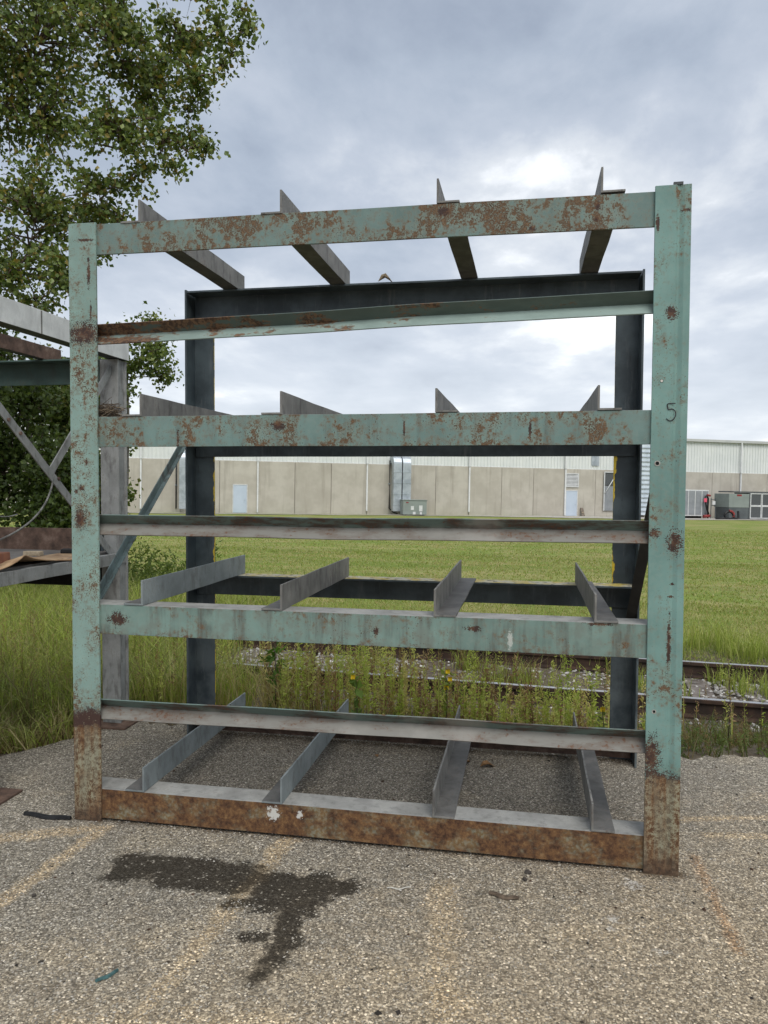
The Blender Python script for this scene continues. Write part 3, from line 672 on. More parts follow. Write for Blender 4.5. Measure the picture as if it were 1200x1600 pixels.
for i, (z, fm) in enumerate(zip(LV, FM)):
    pf = [(y0, z), (y0, z-.152), (y0+tk, z-.152), (y0+tk, z-tk), (y0+.150, z-tk), (y0+.150, z)]   # u = y, v = z
    drop = -.010 if i == 3 else 0
    aw = nrm((W-.04, 0, drop*1.6)); top = 'beam_top_dust'
    seg_bar('front_beam', pf, (.02, 0, .008 if i == 3 else 0), Y_, Z_, aw, W-.04, [fm, top], [0, 0, 0, 0, 0, 1], seed=10+i)
    yb = D-tk-.001
    pb = [(yb, z), (yb-.150, z), (yb-.150, z-tk), (yb-tk, z-tk), (yb-tk, z-.152), (yb, z-.152)]
    seg_bar('back_beam', pb, (.02, 0, 0), Y_, Z_, X_, W-.04, ['slate_paint' if i else 'rust_plate', 'pale_ledge' if i == 1 else 'slate_paint'], [1, 0, 0, 0, 0, 0], seed=20+i)
# spacer rails: angles lying on their back, open towards the front
def lip_rail(zl, zr, mu, ml, seed):
    t5 = .006
    ap, up_, lo_ = np.array((.070, 0.)), np.array((.022, .046)), np.array((.018, -.052))
    def off(a, b): q = nrm(b-a); return np.array((-q[1], q[0]))*t5
    o1 = -off(ap, up_); o2 = off(ap, lo_)
    pr = [tuple(ap), tuple(up_), tuple(up_+np.array((.005, .004))), tuple(ap+np.array((.009, 0))), tuple(lo_+np.array((.005, -.004))), tuple(lo_)]
    L = W-.06; aw = nrm((L, 0, zr-zl))
    seg_bar('spacer_rail', pr, (.03, 0, zl), Y_, Z_, aw, L, [mu, ml], [0, 0, 0, 1, 1, 1], seed=seed, wob=.003, bevel=.001)
lip_rail(2.498, 2.560, 'rail_green_rusty_shaded', 'rail_green_pale', 31); lip_rail(1.535, 1.541, 'rail_green_dark', 'rail_grey', 32); lip_rail(.583, .596, 'rail_green_dark', 'rail_grey', 33)  # darker upper and paler lower facets put their shading into the paint
# arms: angles from the front beam to the back beam, upright leg as a fence
for i, z in enumerate(LV):
    hh = .112 if i > 1 else .128
    for j, x in enumerate((.386, 1.121, 1.865, 2.595)):
        s = -1 if j < 2 else 1; t4 = .0095
        pr = [(0, 0), (s*.105, 0), (s*.105, t4), (s*t4, t4), (s*t4, hh), (0, hh)]
        seg_bar('arm', pr, (x, y0-.004, z+.0015), X_, Z_, Y_, D-.05, ['arm_steel_blue' if (i, j) in ((0, 0), (0, 1), (1, 0)) else 'arm_steel', 'arm_foot'], [1, 1, 1, 0, 0, 0], seg=10, wob=.0015, bevel=.0012, seed=40+i*4+j)
# diagonal braces on the two ends
def brace(x, p0, p1, inward, mat, lw):
    a = np.array((x, *p0)); b = np.array((x, *p1)); aw = nrm(b-a); av = np.cross(aw, X_)
    pr = [(0, -.026), (inward*.007, -.026), (inward*.007, .019), (inward*lw, .019), (inward*lw, .026), (0, .026)]
    seg_bar('brace', pr, a, X_, av, aw, np.linalg.norm(b-a), mat, seg=8, seed=70)
brace(tk+.001, (.09, 1.05), (1.34, 2.10), 1, 'scuffed_brace', .03)
brace(W-tk-.001, (.10, 2.13), (1.40, .92), -1, 'black_brace', .06)
# holes and the hand-painted number
def ring(name, x, z, r1, r2, parent, mats):
    m = MB(); k = 16
    for (ra, rb, yy, mi) in ((r1, r2, -.0012, 0),):
        vs = [(x+r*math.cos(2*math.pi*i/k), yy, z+r*math.sin(2*math.pi*i/k)) for r in (ra, rb) for i in range(k)]
        m.add(vs, [(i, (i+1) % k, k+(i+1) % k, k+i) for i in range(k)], mi)
    m.add([(x+r1*math.cos(2*math.pi*i/k), -.0006, z+r1*math.sin(2*math.pi*i/k)) for i in range(k)], [tuple(range(k))], 1)
    return m.build(name, mats, parent)
ring('bolt_hole', 2.852, 1.844, .008, .0125, right_post, ['bare_rim', 'hole_black']); ring('bolt_hole', 2.857, .739, .006, .010, right_post, ['bare_rim', 'hole_black'])  # dark of the holes painted as flat black discs
ring('bolt_hole', 2.864, 2.205, .006, .0075, right_post, ['hole_black', 'white_string'])  # daylight through the hole painted as a white disc
def stroke(pts, wd, z0=-.0016):
    m = MB(); pts = np.array(pts, float); vs = []
    for i, q in enumerate(pts):
        t_ = nrm(pts[min(i+1, len(pts)-1)]-pts[max(i-1, 0)]); nn = np.array((-t_[1], t_[0])); ww = wd*(.75+.5*abs(math.sin(i*1.3)))
        for s_ in (-1, 1): e = q+nn*ww*.5*s_; vs.append((e[0], z0, e[1]))
    m.add(vs, [(2*i, 2*i+1, 2*i+3, 2*i+2) for i in range(len(pts)-1)]); return m
five = [(2.923, 2.105), (2.912, 2.106), (2.900, 2.1055), (2.889, 2.104), (2.889, 2.095), (2.892, 2.083), (2.894, 2.078), (2.905, 2.082), (2.916, 2.079), (2.924, 2.068), (2.925, 2.055), (2.920, 2.041), (2.910, 2.031), (2.900, 2.029), (2.892, 2.033), (2.886, 2.040)]
def chaikin(p, k=2):
    p = [np.array(q, float) for q in p]
    for _ in range(k):
        o = [p[0]]
        for a, b in zip(p[:-1], p[1:]): o += [a*.75+b*.25, a*.25+b*.75]
        p = o+[p[-1]]
    return p
num = stroke(chaikin(five), .0042).build('painted_number', 'marker_ink', right_post)
num['label'] = 'thin black hand drawn 5 on the right front post'

# ------------------------------------------------------------------ neighbouring rack
nb = empty('grey_shelving_rack', 'neighbouring rack of weathered grey beams at the left edge of the photograph', 'storage rack')
GX0, GX1 = -.705, -.565
def col_post(x0, x1, y0_, y1_, z1, mats):
    m = MB(); xc0, xc1 = x0, x1
    pr = [(x0, y0_), (x1, y0_), (x1, y0_+.012), (x1-.014, y0_+.018), (x1-.014, y1_-.018), (x1, y1_-.012), (x1, y1_), (x0, y1_), (x0, y1_-.012), (x0+.014, y1_-.018), (x0+.014, y0_+.018), (x0, y0_+.012)]
    return m.prism(pr, (0, 0, .015), X_, Y_, Z_, z1-.015, 12, .001).build('post', mats, nb, .002)
p1 = col_post(GX0, GX1, 1.44, 1.56, 2.62, 'grey_neighbour_paint'); p2 = col_post(GX0-.02, GX1-.02, .06, .18, 2.62, ['yellow_overspray'])
for yy, xx, m_ in ((1.5, 0, 'rust_plate'), (.12, -.01, 'rust_plate')):
    MB().box((GX0-.07+xx, yy-.16, .0), (GX1+.085+xx, yy+.14, .0145)).build('base_plate', m_, nb, .003)
for xx in (-3.6,):
    for yy in (.06, 1.44):
        MB().prism([(xx, yy), (xx+.14, yy), (xx+.14, yy+.12), (xx, yy+.12)], (0, 0, .015), X_, Y_, Z_, 2.6).build('post', 'grey_neighbour_paint', nb, .002)
        MB().box((xx-.08, yy-.1, 0), (xx+.22, yy+.22, .0145)).build('base_plate', 'rust_plate', nb, .003)
# end beams: channel with the web outward
material('pale_beam', worn_steel((.66, .68, .67), .06, .15, 1.35))
def channel_y(x, y0_, y1_, z0, z1, mats, fl=.07):
    pr = [(x, z0), (x, z1), (x-fl, z1), (x-fl, z1-.01), (x-.01, z1-.012), (x-.01, z0+.012), (x-fl, z0+.01), (x-fl, z0)]
    return MB().prism(pr, (0, y0_, 0), X_, Z_, Y_, y1_-y0_, 8, .001, [0, 0, 0, 1, 1, 1, 1, 1]).build('end_beam', mats, nb, .002)
for q in (-.548, -3.4):
    channel_y(q, -.02, 1.565, 2.625, 2.765, ['pale_beam', 'dark_underside'], .10)
MB().box((-.5475, .555, 2.627), (-.5463, .568, 2.763)).build('weld_seam', 'arm_steel', nb)
for q, m_ in ((-1.10, 'rust_plate'), (-1.65, 'rust_plate'), (-2.4, 'grey_neighbour_paint')): channel_y(q, .0, 1.58, 2.625, 2.72, [m_, 'dark_underside'])
def angle_x(yb, z, s, mats, side, name, hgt=.165):
    pr = [(yb, z), (yb+s*.13, z), (yb+s*.13, z-tk), (yb+s*tk, z-tk), (yb+s*tk, z-hgt), (yb, z-hgt)]
    return MB().prism(pr, (-3.58, 0, 0), Y_, Z_, X_, 2.87, 12, .001, side).build(name, mats, nb, .002)
material('dark_teal', worn_steel((.055, .095, .085), .2, .3))
angle_x(1.50, 2.62, -1, ['dark_teal', 'rust_plate'], [1, 0, 0, 0, 0, 0], 'back_beam'); angle_x(.09, 2.62, 1, ['dark_teal', 'rust_plate'], [1, 0, 0, 0, 0, 0], 'front_beam')
angle_x(1.50, 1.235, -1, ['hole_black', 'rust_plate'], [1, 0, 0, 0, 0, 0], 'back_beam', .24); angle_x(.02, 1.235, 1, ['grey_neighbour_paint', 'rust_plate'], [1, 0, 0, 0, 0, 0], 'front_beam')  # back beam stands in shadow: its shade is painted as black
for q in (-.57, -3.45): MB().prism([(q, 1.165), (q, 1.243), (q-.07, 1.243), (q-.07, 1.236), (q-.008, 1.235), (q-.008, 1.165)], (0, .0, 0), X_, Z_, Y_, 1.56, 10, .002).build('deck_angle', 'grey_neighbour_paint', nb, .002)
MB().box((-3.4, .03, 1.2445), (-.62, 1.44, 1.256)).build('deck', 'deck_sheet', nb)
MB().box((-3.4, 1.445, 1.2465), (-.72, 1.46, 1.415)).build('back_plate', 'rust_plate', nb, .002)
for q in (0, 1): MB().box((-.74+q*.055, 1.425, 1.25), (-.71+q*.01, 1.443, 1.40)).build('bracket', 'slate_paint', nb)
def flat_y(x, p0, p1, wd, name='brace', mat='grey_neighbour_paint'):
    a = np.array((x, *p0)); b = np.array((x, *p1)); aw = nrm(b-a); av = np.cross(aw, X_)
    o = MB().prism([(-.004, -wd/2), (.004, -wd/2), (.004, wd/2), (-.004, wd/2)], a, X_, av, aw, np.linalg.norm(b-a), 6).build(name, mat, nb, .001); return o
flat_y(-.60, (.08, 2.30), (1.50, 1.16), .055); flat_y(-.615, (.72, 1.80), (1.44, 2.56), .055)
for (yy, zz) in ((.32, 2.10), (.42, 2.03), (.78, 1.77)): MB().tube([(-.597, yy, zz), (-.588, yy, zz)], .011, 8).build('bolt', 'rust_plate', nb)
# what lies on its deck
def thing(mb, name, mats, label, cat, group=None, bevel=0): return tag(mb.build(name, mats, None, bevel), label, cat, group)
def rot_box(c, sx, sy, sz, a):
    ca, sa = math.cos(a), math.sin(a); m = MB(); vs = []
    for k in (0, 1):
        for (x, y) in ((-sx, -sy), (sx, -sy), (sx, sy), (-sx, sy)):
            e = 1-.03*k; x, y = x*e, y*e; vs.append((c[0]+x*ca-y*sa, c[1]+x*sa+y*ca, c[2]+k*sz))
    return m.add(vs, [(0, 3, 2, 1), (4, 5, 6, 7), (0, 1, 5, 4), (1, 2, 6, 5), (2, 3, 7, 6), (3, 0, 4, 7)])
thing(rot_box((-.76, .36, 1.2565), .10, .05, .085, .15), 'wood_block', 'brick_red', 'reddish brown block standing on the grey rack shelf at the left edge', 'block', bevel=.006)
thing(rot_box((-.95, 1.02, 1.2565), .06, .025, .03, .1), 'wood_offcut', 'pale_wood', 'small pale offcut lying in the middle of the grey rack shelf', 'offcut', bevel=.003)
thing(rot_box((-.80, 1.20, 1.2565), .055, .03, .035, .3), 'black_clamp', 'black_plastic', 'small black object near the back corner of the grey rack shelf', 'clamp', bevel=.008)
m = MB(); vs = []; kx, ky = 9, 26
for i in range(ky):
    yy = .20+i*1.02/(ky-1)
    for j in range(kx):
        s_ = j/(kx-1); xx = -.86+.27*s_+.02*math.sin(3*yy); curl = .055*math.exp(-((yy-.40)/.12)**2)*s_+.012*math.sin(9*yy+3*s_)*s_
        vs.append((xx+.02*math.sin(23*yy)*(s_ > .9), yy, 1.262+curl+.004*s_))
fs = [(i*kx+j, i*kx+j+1, (i+1)*kx+j+1, (i+1)*kx+j) for i in range(ky-1) for j in range(kx-1)]
o = thing(m.add(vs, fs, 0, True), 'plywood_sheet', 'plywood', 'thin peeling plywood strip curling over the edge of the grey rack shelf', 'plywood'); sm_ = o.modifiers.new('thickness', 'SOLIDIFY'); sm_.thickness = .006
def bez(a, b, c, d_, n=16):
    a, b, c, d_ = map(np.array, (a, b, c, d_)); return [(1-t)**3*a+3*t*(1-t)**2*b+3*t*t*(1-t)*c+t**3*d_ for t in np.linspace(0, 1, n)]
thing(MB().tube(bez((-.60, .74, 1.80), (-.60, .70, 1.55), (-.62, .45, 1.42), (-.75, .10, 1.36), 20)+bez((-.75, .08, 1.36), (-.9, .0, 1.32), (-1.1, .1, 1.30), (-1.3, .3, 1.27), 8), .006, 6), 'hanging_cable', 'cable_grey', 'grey cable drooping from the crossing of the grey braces to the shelf', 'cable')
thing(MB().tube(bez((-.62, .10, 1.66), (-.60, .15, 1.58), (-.60, .22, 1.53), (-.62, .42, 1.56), 14), .004, 6), 'loose_wire', 'cable_grey', 'short thin wire curving in front of the bushes at the left', 'wire')
# bird's nest behind the left post
m = MB()
for i in range(150):
    a, rr = random.uniform(0, 6.28), random.uniform(.02, .085); c = np.array((.145+rr*math.cos(a), .09+rr*.6*math.sin(a), 2.083+random.uniform(0, .075)*(1.1-rr*6)))
    t_ = nrm((-math.sin(a)+random.uniform(-.5, .5), math.cos(a)*.7+random.uniform(-.5, .5), random.uniform(-.35, .35))); L = random.uniform(.03, .085)
    m.tube([c-t_*L, c+(0, 0, .004), c+t_*L], .0014, 3, 1 if i % 7 == 0 else 0, False)
thing(m, 'bird_nest', ['twig', 'pale_wood'], 'ragged twig nest on the upper beam behind the left front post', 'nest')

# ------------------------------------------------------------------ litter on and around the rack
def leaf_thing(name, c, s, a, mat, label, cat, tilt=.3):
    m = MB(); pts = [(0, 0), (.25, .22), (.55, .28), (.8, .16), (1, 0), (.78, -.2), (.5, -.3), (.22, -.2)]
    vs = []
    for k in (0, 1):
        for (x, y) in pts:
            zz = abs(y)*.9*tilt+.12*math.sin(5*x)*tilt+.02*k
            X, Y = (x-.5)*s, y*s; vs.append((c[0]+X*math.cos(a)-Y*math.sin(a), c[1]+X*math.sin(a)+Y*math.cos(a), c[2]+zz*s))
    n = len(pts); m.add(vs, [tuple(range(n))[::-1], tuple(range(n, 2*n))]+[(i, (i+1) % n, n+(i+1) % n, n+i) for i in range(n)])
    return thing(m, name, mat, label, cat)
leaf_thing('dry_leaf', (1.385, 1.312, 3.041), .10, .15, 'pale_wood', 'curled tan leaf caught on the top back beam', 'leaf', 1.3)
leaf_thing('dry_leaf', (1.93, 1.18, .004), .09, 1.1, 'dry_leaf', 'brown curled leaf under the bottom rail, left of the pair', 'leaf', .8)
leaf_thing('dry_leaf', (2.07, 1.16, .004), .10, .4, 'dry_leaf', 'brown curled leaf under the bottom rail, right of the pair', 'leaf', .8)
leaf_thing('dry_leaf', (1.36, 1.2, .004), .05, 2.0, 'dry_leaf', 'small tan leaf on the asphalt by the second bottom arm', 'leaf', .5)
def strip(a, b, wd, hgt, name, mat, label, cat, wob=.01, n=9):
    a, b = np.array(a, float), np.array(b, float); t_ = nrm(b-a); s_ = np.array((-t_[1], t_[0], 0)); m = MB(); vs = []
    for i in range(n):
        k = i/(n-1); c = a+(b-a)*k+s_*wob*math.sin(7*k+1)+np.array((0, 0, .3*wob*(1+math.sin(9*k)))); ww = wd*(.55+.45*math.sin(math.pi*min(1, max(.08, k))))
        vs += [c-s_*ww, c+s_*ww, c+s_*ww*.7+(0, 0, hgt), c-s_*ww*.7+(0, 0, hgt)]
    fs = [(4*i+j, 4*i+(j+1) % 4, 4*i+4+(j+1) % 4, 4*i+4+j) for i in range(n-1) for j in range(4)]+[(3, 2, 1, 0), tuple(4*(n-1)+j for j in range(4))]
    return thing(m.add(vs, fs), name, mat, label, cat)
strip((-.285, -.015, .003), (-.012, -.02, .003), .014, .014, 'rubber_strip', 'black_plastic', 'shiny black rubber strip on the asphalt by the left front post', 'strip', .006)
strip((.83, -1.157, .003), (.875, -1.085, .003), .006, .008, 'teal_stick', 'teal_stick', 'little blue green stick on the asphalt at the lower left', 'stick', .003)
strip((2.15, -.315, .003), (2.275, -.335, .003), .013, .008, 'bark_chip', 'twig', 'flat grey bark sliver on the asphalt before the right front post', 'bark', .006)
strip((1.715, -.357, .002), (1.812, -.333, .002), .0022, .003, 'straw', 'white_string', 'single pale straw on the asphalt before the bottom beam', 'straw', .006)
strip((2.05, 1.62, .004), (2.24, 1.72, .06), .02, .006, 'bark_strip', 'pale_wood', 'pale curved bark strip in the weeds behind the third bottom arm', 'bark', .02)
strip((1.80, 1.62, .02), (1.98, 1.60, .05), .025, .006, 'bark_strip', 'wood_grey', 'grey crumpled bark strip leaning by the third bottom arm', 'bark', .03)
n = 5; 
for (c, s_, lab) in (((2.312, -.10, .006), .016, 'dark clod of dirt just in front of the bottom beam'), ((2.30, -.165, .006), .013, 'smaller dark clod in front of the first clod by the bottom beam'), ((.262, -.70, .004), .014, 'dark pebble on the tan streak at the lower left')):
    V, F, K = stones(np.array([c]), np.array([s_]), np.array([(.06, .052, .045)]), .7)
    tag(link('clod', tri_mesh('clod', V, F, 'stone_tint', K)), lab, 'clod')
# stone chips proud of the asphalt
n = 60000; P = np.stack([rng.uniform(-.6, 4.3, n), -1.6+3.1*rng.uniform(0, 1, n)**1.25, np.full(n, .0008)], 1)
cols = pick([(.24, .222, .19), (.30, .28, .24), (.19, .175, .15), (.36, .335, .29), (.46, .43, .38), (.14, .13, .11)], n, .2)
rightish = smooth01(((P[:, 0]-1.2)*.35-P[:, 1]*.55+rng.uniform(.3, 1.2, n)-.85)/1.05)[:, None]*.45
cols = cols*(1-rightish)+cols*np.array([1.45, 1.28, 1.0])*rightish
def near_seg(P, a, b): 
    a, b = np.array(a), np.array(b); q = P[:, :2]-a; t_ = np.clip(q@(b-a)/((b-a)@(b-a)), 0, 1); return np.linalg.norm(q-t_[:, None]*(b-a), axis=1)
oil = (near_seg(P, (.50, -.40), (1.10, -.39)) < .12) | (near_seg(P, (1.14, -.41), (1.50, -.375)) < .08) | (near_seg(P, (1.22, -.47), (1.40, -.47)) < .11) | (near_seg(P, (1.36, -.6), (1.38, -1.0)) < .05)
keep = ~oil | (rng.uniform(0, 1, n) < .008); P, cols = P[keep], cols[keep]; n = len(P)
sz = rng.uniform(.0025, .0058, n)
k = rng.choice(n, 420, replace=False); cols[k] = pick([(.03, .026, .022), (.05, .04, .03), (.06, .035, .022)], 420); sz[k] *= rng.uniform(1.2, 2.4, 420)
V, F, K = stones(P, sz, cols, .5, OCT, OCTF, .3, .35)
tag(link('stone_chips', tri_mesh('stone_chips', V, F, 'stone_tint', K)), 'loose pale stone chips worn out of the asphalt surface', 'stone chips', kind='stuff')

# ------------------------------------------------------------------ grass and weeds
GREEN = [(.20, .265, .055), (.25, .31, .07), (.31, .34, .10), (.17, .225, .048)]; STRAW = [(.40, .35, .16), (.34, .28, .12), (.46, .40, .21)]; BROWN = [(.13, .085, .05), (.17, .11, .06), (.20, .15, .075)]
def scatter(n, xr, yr): return rng.uniform(*xr, n), rng.uniform(*yr, n)
def place(x, y, lift=0): return np.stack([x, y, ground_z(x, y)+lift], 1)
def patchy(x, y, s=1.0, seed=0): return .5+.25*np.sin(s*1.7*x+seed)*np.sin(s*1.3*y+.7*seed)+.25*np.sin(s*3.1*x+2.2*y*s+seed*1.7)
# mown field
parts = []
for (n, xr, yr, hr, wr) in ((70000, (-7, 9), (6.0, 11), (.035, .085), (.006, .011)), (60000, (-14, 14), (10, 20), (.04, .075), (.012, .022)), (90000, (-24, 24), (19, 42), (.05, .08), (.014, .028))):
    x, y = scatter(n, xr, yr); q = .36+.30*np.sin(1.5*y+.9*np.sin(.45*x)+.4*np.sin(1.7*x))+.35*patchy(x, y, .8, 1); P = place(x, y, -.01)
    c = np.where((rng.uniform(0, 1, n) < .18+.7*np.clip(q-.4, 0, 1))[:, None], pick(STRAW+[(.22, .22, .07)], n), pick(GREEN, n))
    parts.append(blades(P, rng.uniform(*hr, n), rng.uniform(*wr, n), rng.uniform(.2, 1.1, n), rng.uniform(0, .4, n), c))
V, F, K = merge(parts); tag(link('field_grass', tri_mesh('field_grass', V, F, 'grass_blade', K)), 'short mown grass of the field behind the railway', 'grass', kind='stuff')
# long grass behind and left of the racks, and the fringe of the rails
parts = []
def long_grass(n, xr, yr, hr, cols, thr=0, seed=0, lean=(.1, .55), wr=(.004, .009), clump=0, margin=0):
    x, y = scatter(n, xr, yr)
    if clump: cx, cy = scatter(clump, xr, yr); k = rng.integers(0, clump, n); x = cx[k]+rng.normal(0, .07, n); y = cy[k]+rng.normal(0, .06, n)
    ok = (y > edge(x)+margin*rng.uniform(.3, 1.3, n)) & (patchy(x, y, 1.6, seed) > thr); x, y = x[ok], y[ok]; n = len(x)
    parts.append(blades(place(x, y, -.01), rng.uniform(*hr, n), rng.uniform(*wr, n), rng.uniform(*lean, n), rng.uniform(0, .35, n), pick(cols, n, .2)))
BRIGHT = [(.27, .34, .06), (.33, .39, .09), (.22, .29, .055), (.39, .42, .14)]
long_grass(15000, (-5.5, -.2), (1.55, 3.4), (.25, .72), BRIGHT+[(.30, .28, .12), (.13, .17, .04), (.22, .17, .09)], .12, 2, (.1, .8), margin=.42)
long_grass(28000, (-9, -1.15), (3.2, 8), (.3, .75), BRIGHT+[(.30, .28, .12), (.14, .18, .04)], 0, 3, (.1, .75), wr=(.005, .011))
long_grass(5000, (-4.5, -.7), (.7, 1.9), (.08, .42), BRIGHT+STRAW+BROWN, .2, 4, (.2, 1.1), clump=70)
long_grass(2500, (-4.5, .1), (1.0, 2.2), (.03, .12), BROWN+STRAW, .1, 14, (.6, 1.6))
long_grass(900, (-1.6, -.55), (.78, 1.25), (.06, .32), STRAW+BRIGHT+BROWN, 0, 21, (.4, 1.4), clump=16)
long_grass(1300, (-.6, .3), (1.75, 2.6), (.3, .6), BRIGHT+STRAW, .2, 5)
long_grass(9000, (-1, 10), (5.75, 7.2), (.18, .5), BRIGHT, .25, 6, clump=160)
long_grass(5000, (3.0, 9), (4.3, 5.4), (.12, .38), BRIGHT, .4, 7, clump=90)
long_grass(2600, (-.5, 3.2), (4.1, 5.1), (.12, .4), BRIGHT+BROWN, .62, 8, clump=50)
long_grass(7000, (2.9, 9), (1.55, 3.5), (.05, .17), [(.07, .10, .022), (.10, .13, .03), (.12, .10, .045)], .1, 9, (.4, 1.2))
long_grass(1900, (.3, 3.1), (1.65, 3.2), (.08, .26), STRAW+BROWN+GREEN, .2, 10, (.2, .9))
long_grass(160, (.2, .75), (1.75, 2.3), (.35, .7), STRAW, 0, 12, (.3, 1.0), clump=7)
V, F, K = merge(parts); tag(link('long_grass', tri_mesh('long_grass', V, F, 'grass_blade', K)), 'long uncut grass behind the racks and along the rails', 'grass', kind='stuff')
# upright weeds: thin stems set with small leaves
def weeds(n, xr, yr, hr, stemc, leafc, per=26, ls=(.018, .042), top=.35):
    x, y = scatter(n, xr, yr); ok = (y > edge(x)+.03); x, y = x[ok], y[ok]; n = len(x); P = place(x, y, -.01); h = rng.uniform(*hr, n)*(.7+.6*patchy(x, y, 1.9, 3)*.8)
    st = blades(P, h, np.full(n, .0045), rng.uniform(0, .14, n), np.zeros(n), pick(stemc, n)); st2 = blades(P, h*.98, np.full(n, .0045), np.full(n, .03), np.zeros(n), pick(stemc, n))
    tipv = st[0].reshape(n, 5, 3)
    k = rng.integers(0, n, n*per); t_ = top+(1-top)*rng.uniform(0, 1, n*per)**.8
    base, mid, tip = P[k], (tipv[k, 2]+tipv[k, 3])/2, tipv[k, 4]
    Q = np.where((t_ < .55)[:, None], base+(mid-base)*(t_/.55)[:, None], mid+(tip-mid)*((t_-.55)/.45)[:, None])
    Q = Q+rng.normal(0, .006, Q.shape)
    hue = np.array(leafc)[rng.integers(0, len(leafc), n)]; lc = hue[k]*rng.uniform(.75, 1.25, (n*per, 1))
    lf = leaves(Q, rng.uniform(*ls, n*per)*(1.25-t_*.6), lc, -.55, .32)
    return [st, st2, lf]
YG = [(.40, .47, .10), (.48, .51, .15), (.33, .41, .08), (.50, .45, .18)]; RB = [(.30, .19, .10), (.24, .15, .085), (.36, .26, .14)]
parts = weeds(120, (.25, 1.4), (1.75, 3.0), (.42, .86), BROWN+YG+YG, YG+YG+RB, 64, (.024, .052), .22)
parts += weeds(40, (1.3, 3.1), (1.75, 2.8), (.5, .84), YG, YG+YG+YG+RB, 76, (.024, .050), .22)
parts += weeds(185, (1.2, 3.1), (1.75, 3.0), (.22, .50), BROWN+YG, YG+YG+RB, 54, (.024, .048), .15)
parts += weeds(60, (3.1, 7), (2.0, 5.2), (.22, .5), BROWN+YG, YG+RB, 26)
parts += weeds(420, (-3.5, -.3), (1.5, 4.5), (.3, .85), YG+BROWN, YG+RB, 34)
parts += weeds(620, (3.0, 7.5), (1.55, 3.4), (.05, .20), BROWN, [(.10, .15, .035), (.15, .20, .05), (.20, .15, .07)], 30, (.015, .035), .1)
parts += weeds(160, (-.4, 3.4), (1.6, 1.9), (.04, .10), BROWN, [(.07, .10, .025), (.05, .075, .02)], 20, (.012, .028), .1)
V, F, K = merge(parts); tag(link('weeds', tri_mesh('weeds', V, F, 'weed_leaf', K)), 'thin upright yellow green and brown weeds behind the rack', 'weeds', kind='stuff')
# single plants one can point to
def plant(name, label, x, y, hgt, lcol, nl, ls, asp, droop, flowers=0, flower_mat='flower_yellow', spread=.05):
    z = float(ground_z(x, y)); r = empty(name, label, 'plant', (x, y, z))
    s = MB().tube([(0, 0, -.02), (.01, .005, hgt*.5), (-.008, .01, hgt)], [.005, .004, .0025], 5).build('stem', 'twig', r)
    t_ = rng.uniform(.3, 1, nl); P = np.stack([rng.normal(0, .01, nl), rng.normal(0, .01, nl), t_*hgt], 1)
    V, F, K = leaves(P, rng.uniform(.7, 1.2, nl)*ls, pick([lcol], nl, .25), droop, asp)
    link('foliage', tri_mesh('foliage', V, F, 'weed_leaf', K), r)
    for i in range(flowers):
        c = np.array((random.uniform(-1, 1)*spread, random.uniform(-.5, .5)*spread, hgt*(1.0-.13*i))); m = MB(); k = 8
        vs = [c]+[c+np.array((.022*math.cos(6.283*j/k), -.012+.006*math.sin(j*2.3), .022*math.sin(6.283*j/k)))*(1 if j % 2 else .75) for j in range(k)]+[c+np.array((0, .012, 0))]
        m.add(vs, [(0, 1+j, 1+(j+1) % k) for j in range(k)]+[(k+1, 1+(j+1) % k, 1+j) for j in range(k)]); m.build('flower', flower_mat, r)
    return r
plant('broadleaf_weed', 'bright green broad leaved weed beside the left back post', .42, 1.95, .62, (.10, .20, .03), 34, .12, .3, -.3)
plant('yellow_flower_plant', 'weed with three yellow blooms behind the third bottom arm', 1.72, 2.0, .46, (.17, .22, .04), 26, .06, .45, -.2, 3, spread=.045)
plant('marigold_weed', 'leafy green weed with one orange bloom behind the second bottom arm', 1.10, 1.75, .40, (.13, .21, .035), 16, .07, .8, -.1, 1)
plant('green_sprout', 'fresh light green sprout at the pavement edge right of the rack', 3.95, 1.9, .17, (.22, .30, .06), 14, .09, .3, -.3)
plant('tall_reddish_weed', 'single tall reddish stalk standing before the near rail at the right', 3.72, 2.2, .62, (.24, .24, .07), 40, .035, .35, -.5)
plant('dry_dock', 'dark dried dock stalk standing behind the rack near the left back post', .62, 2.3, .85, (.07, .045, .03), 90, .03, .6, -.2)
plant('yellow_flower_plant', 'low plant with one yellow bloom at the foot of the right back post', 2.80, 1.62, .30, (.16, .20, .05), 16, .05, .4, -.2, 1, spread=.01)

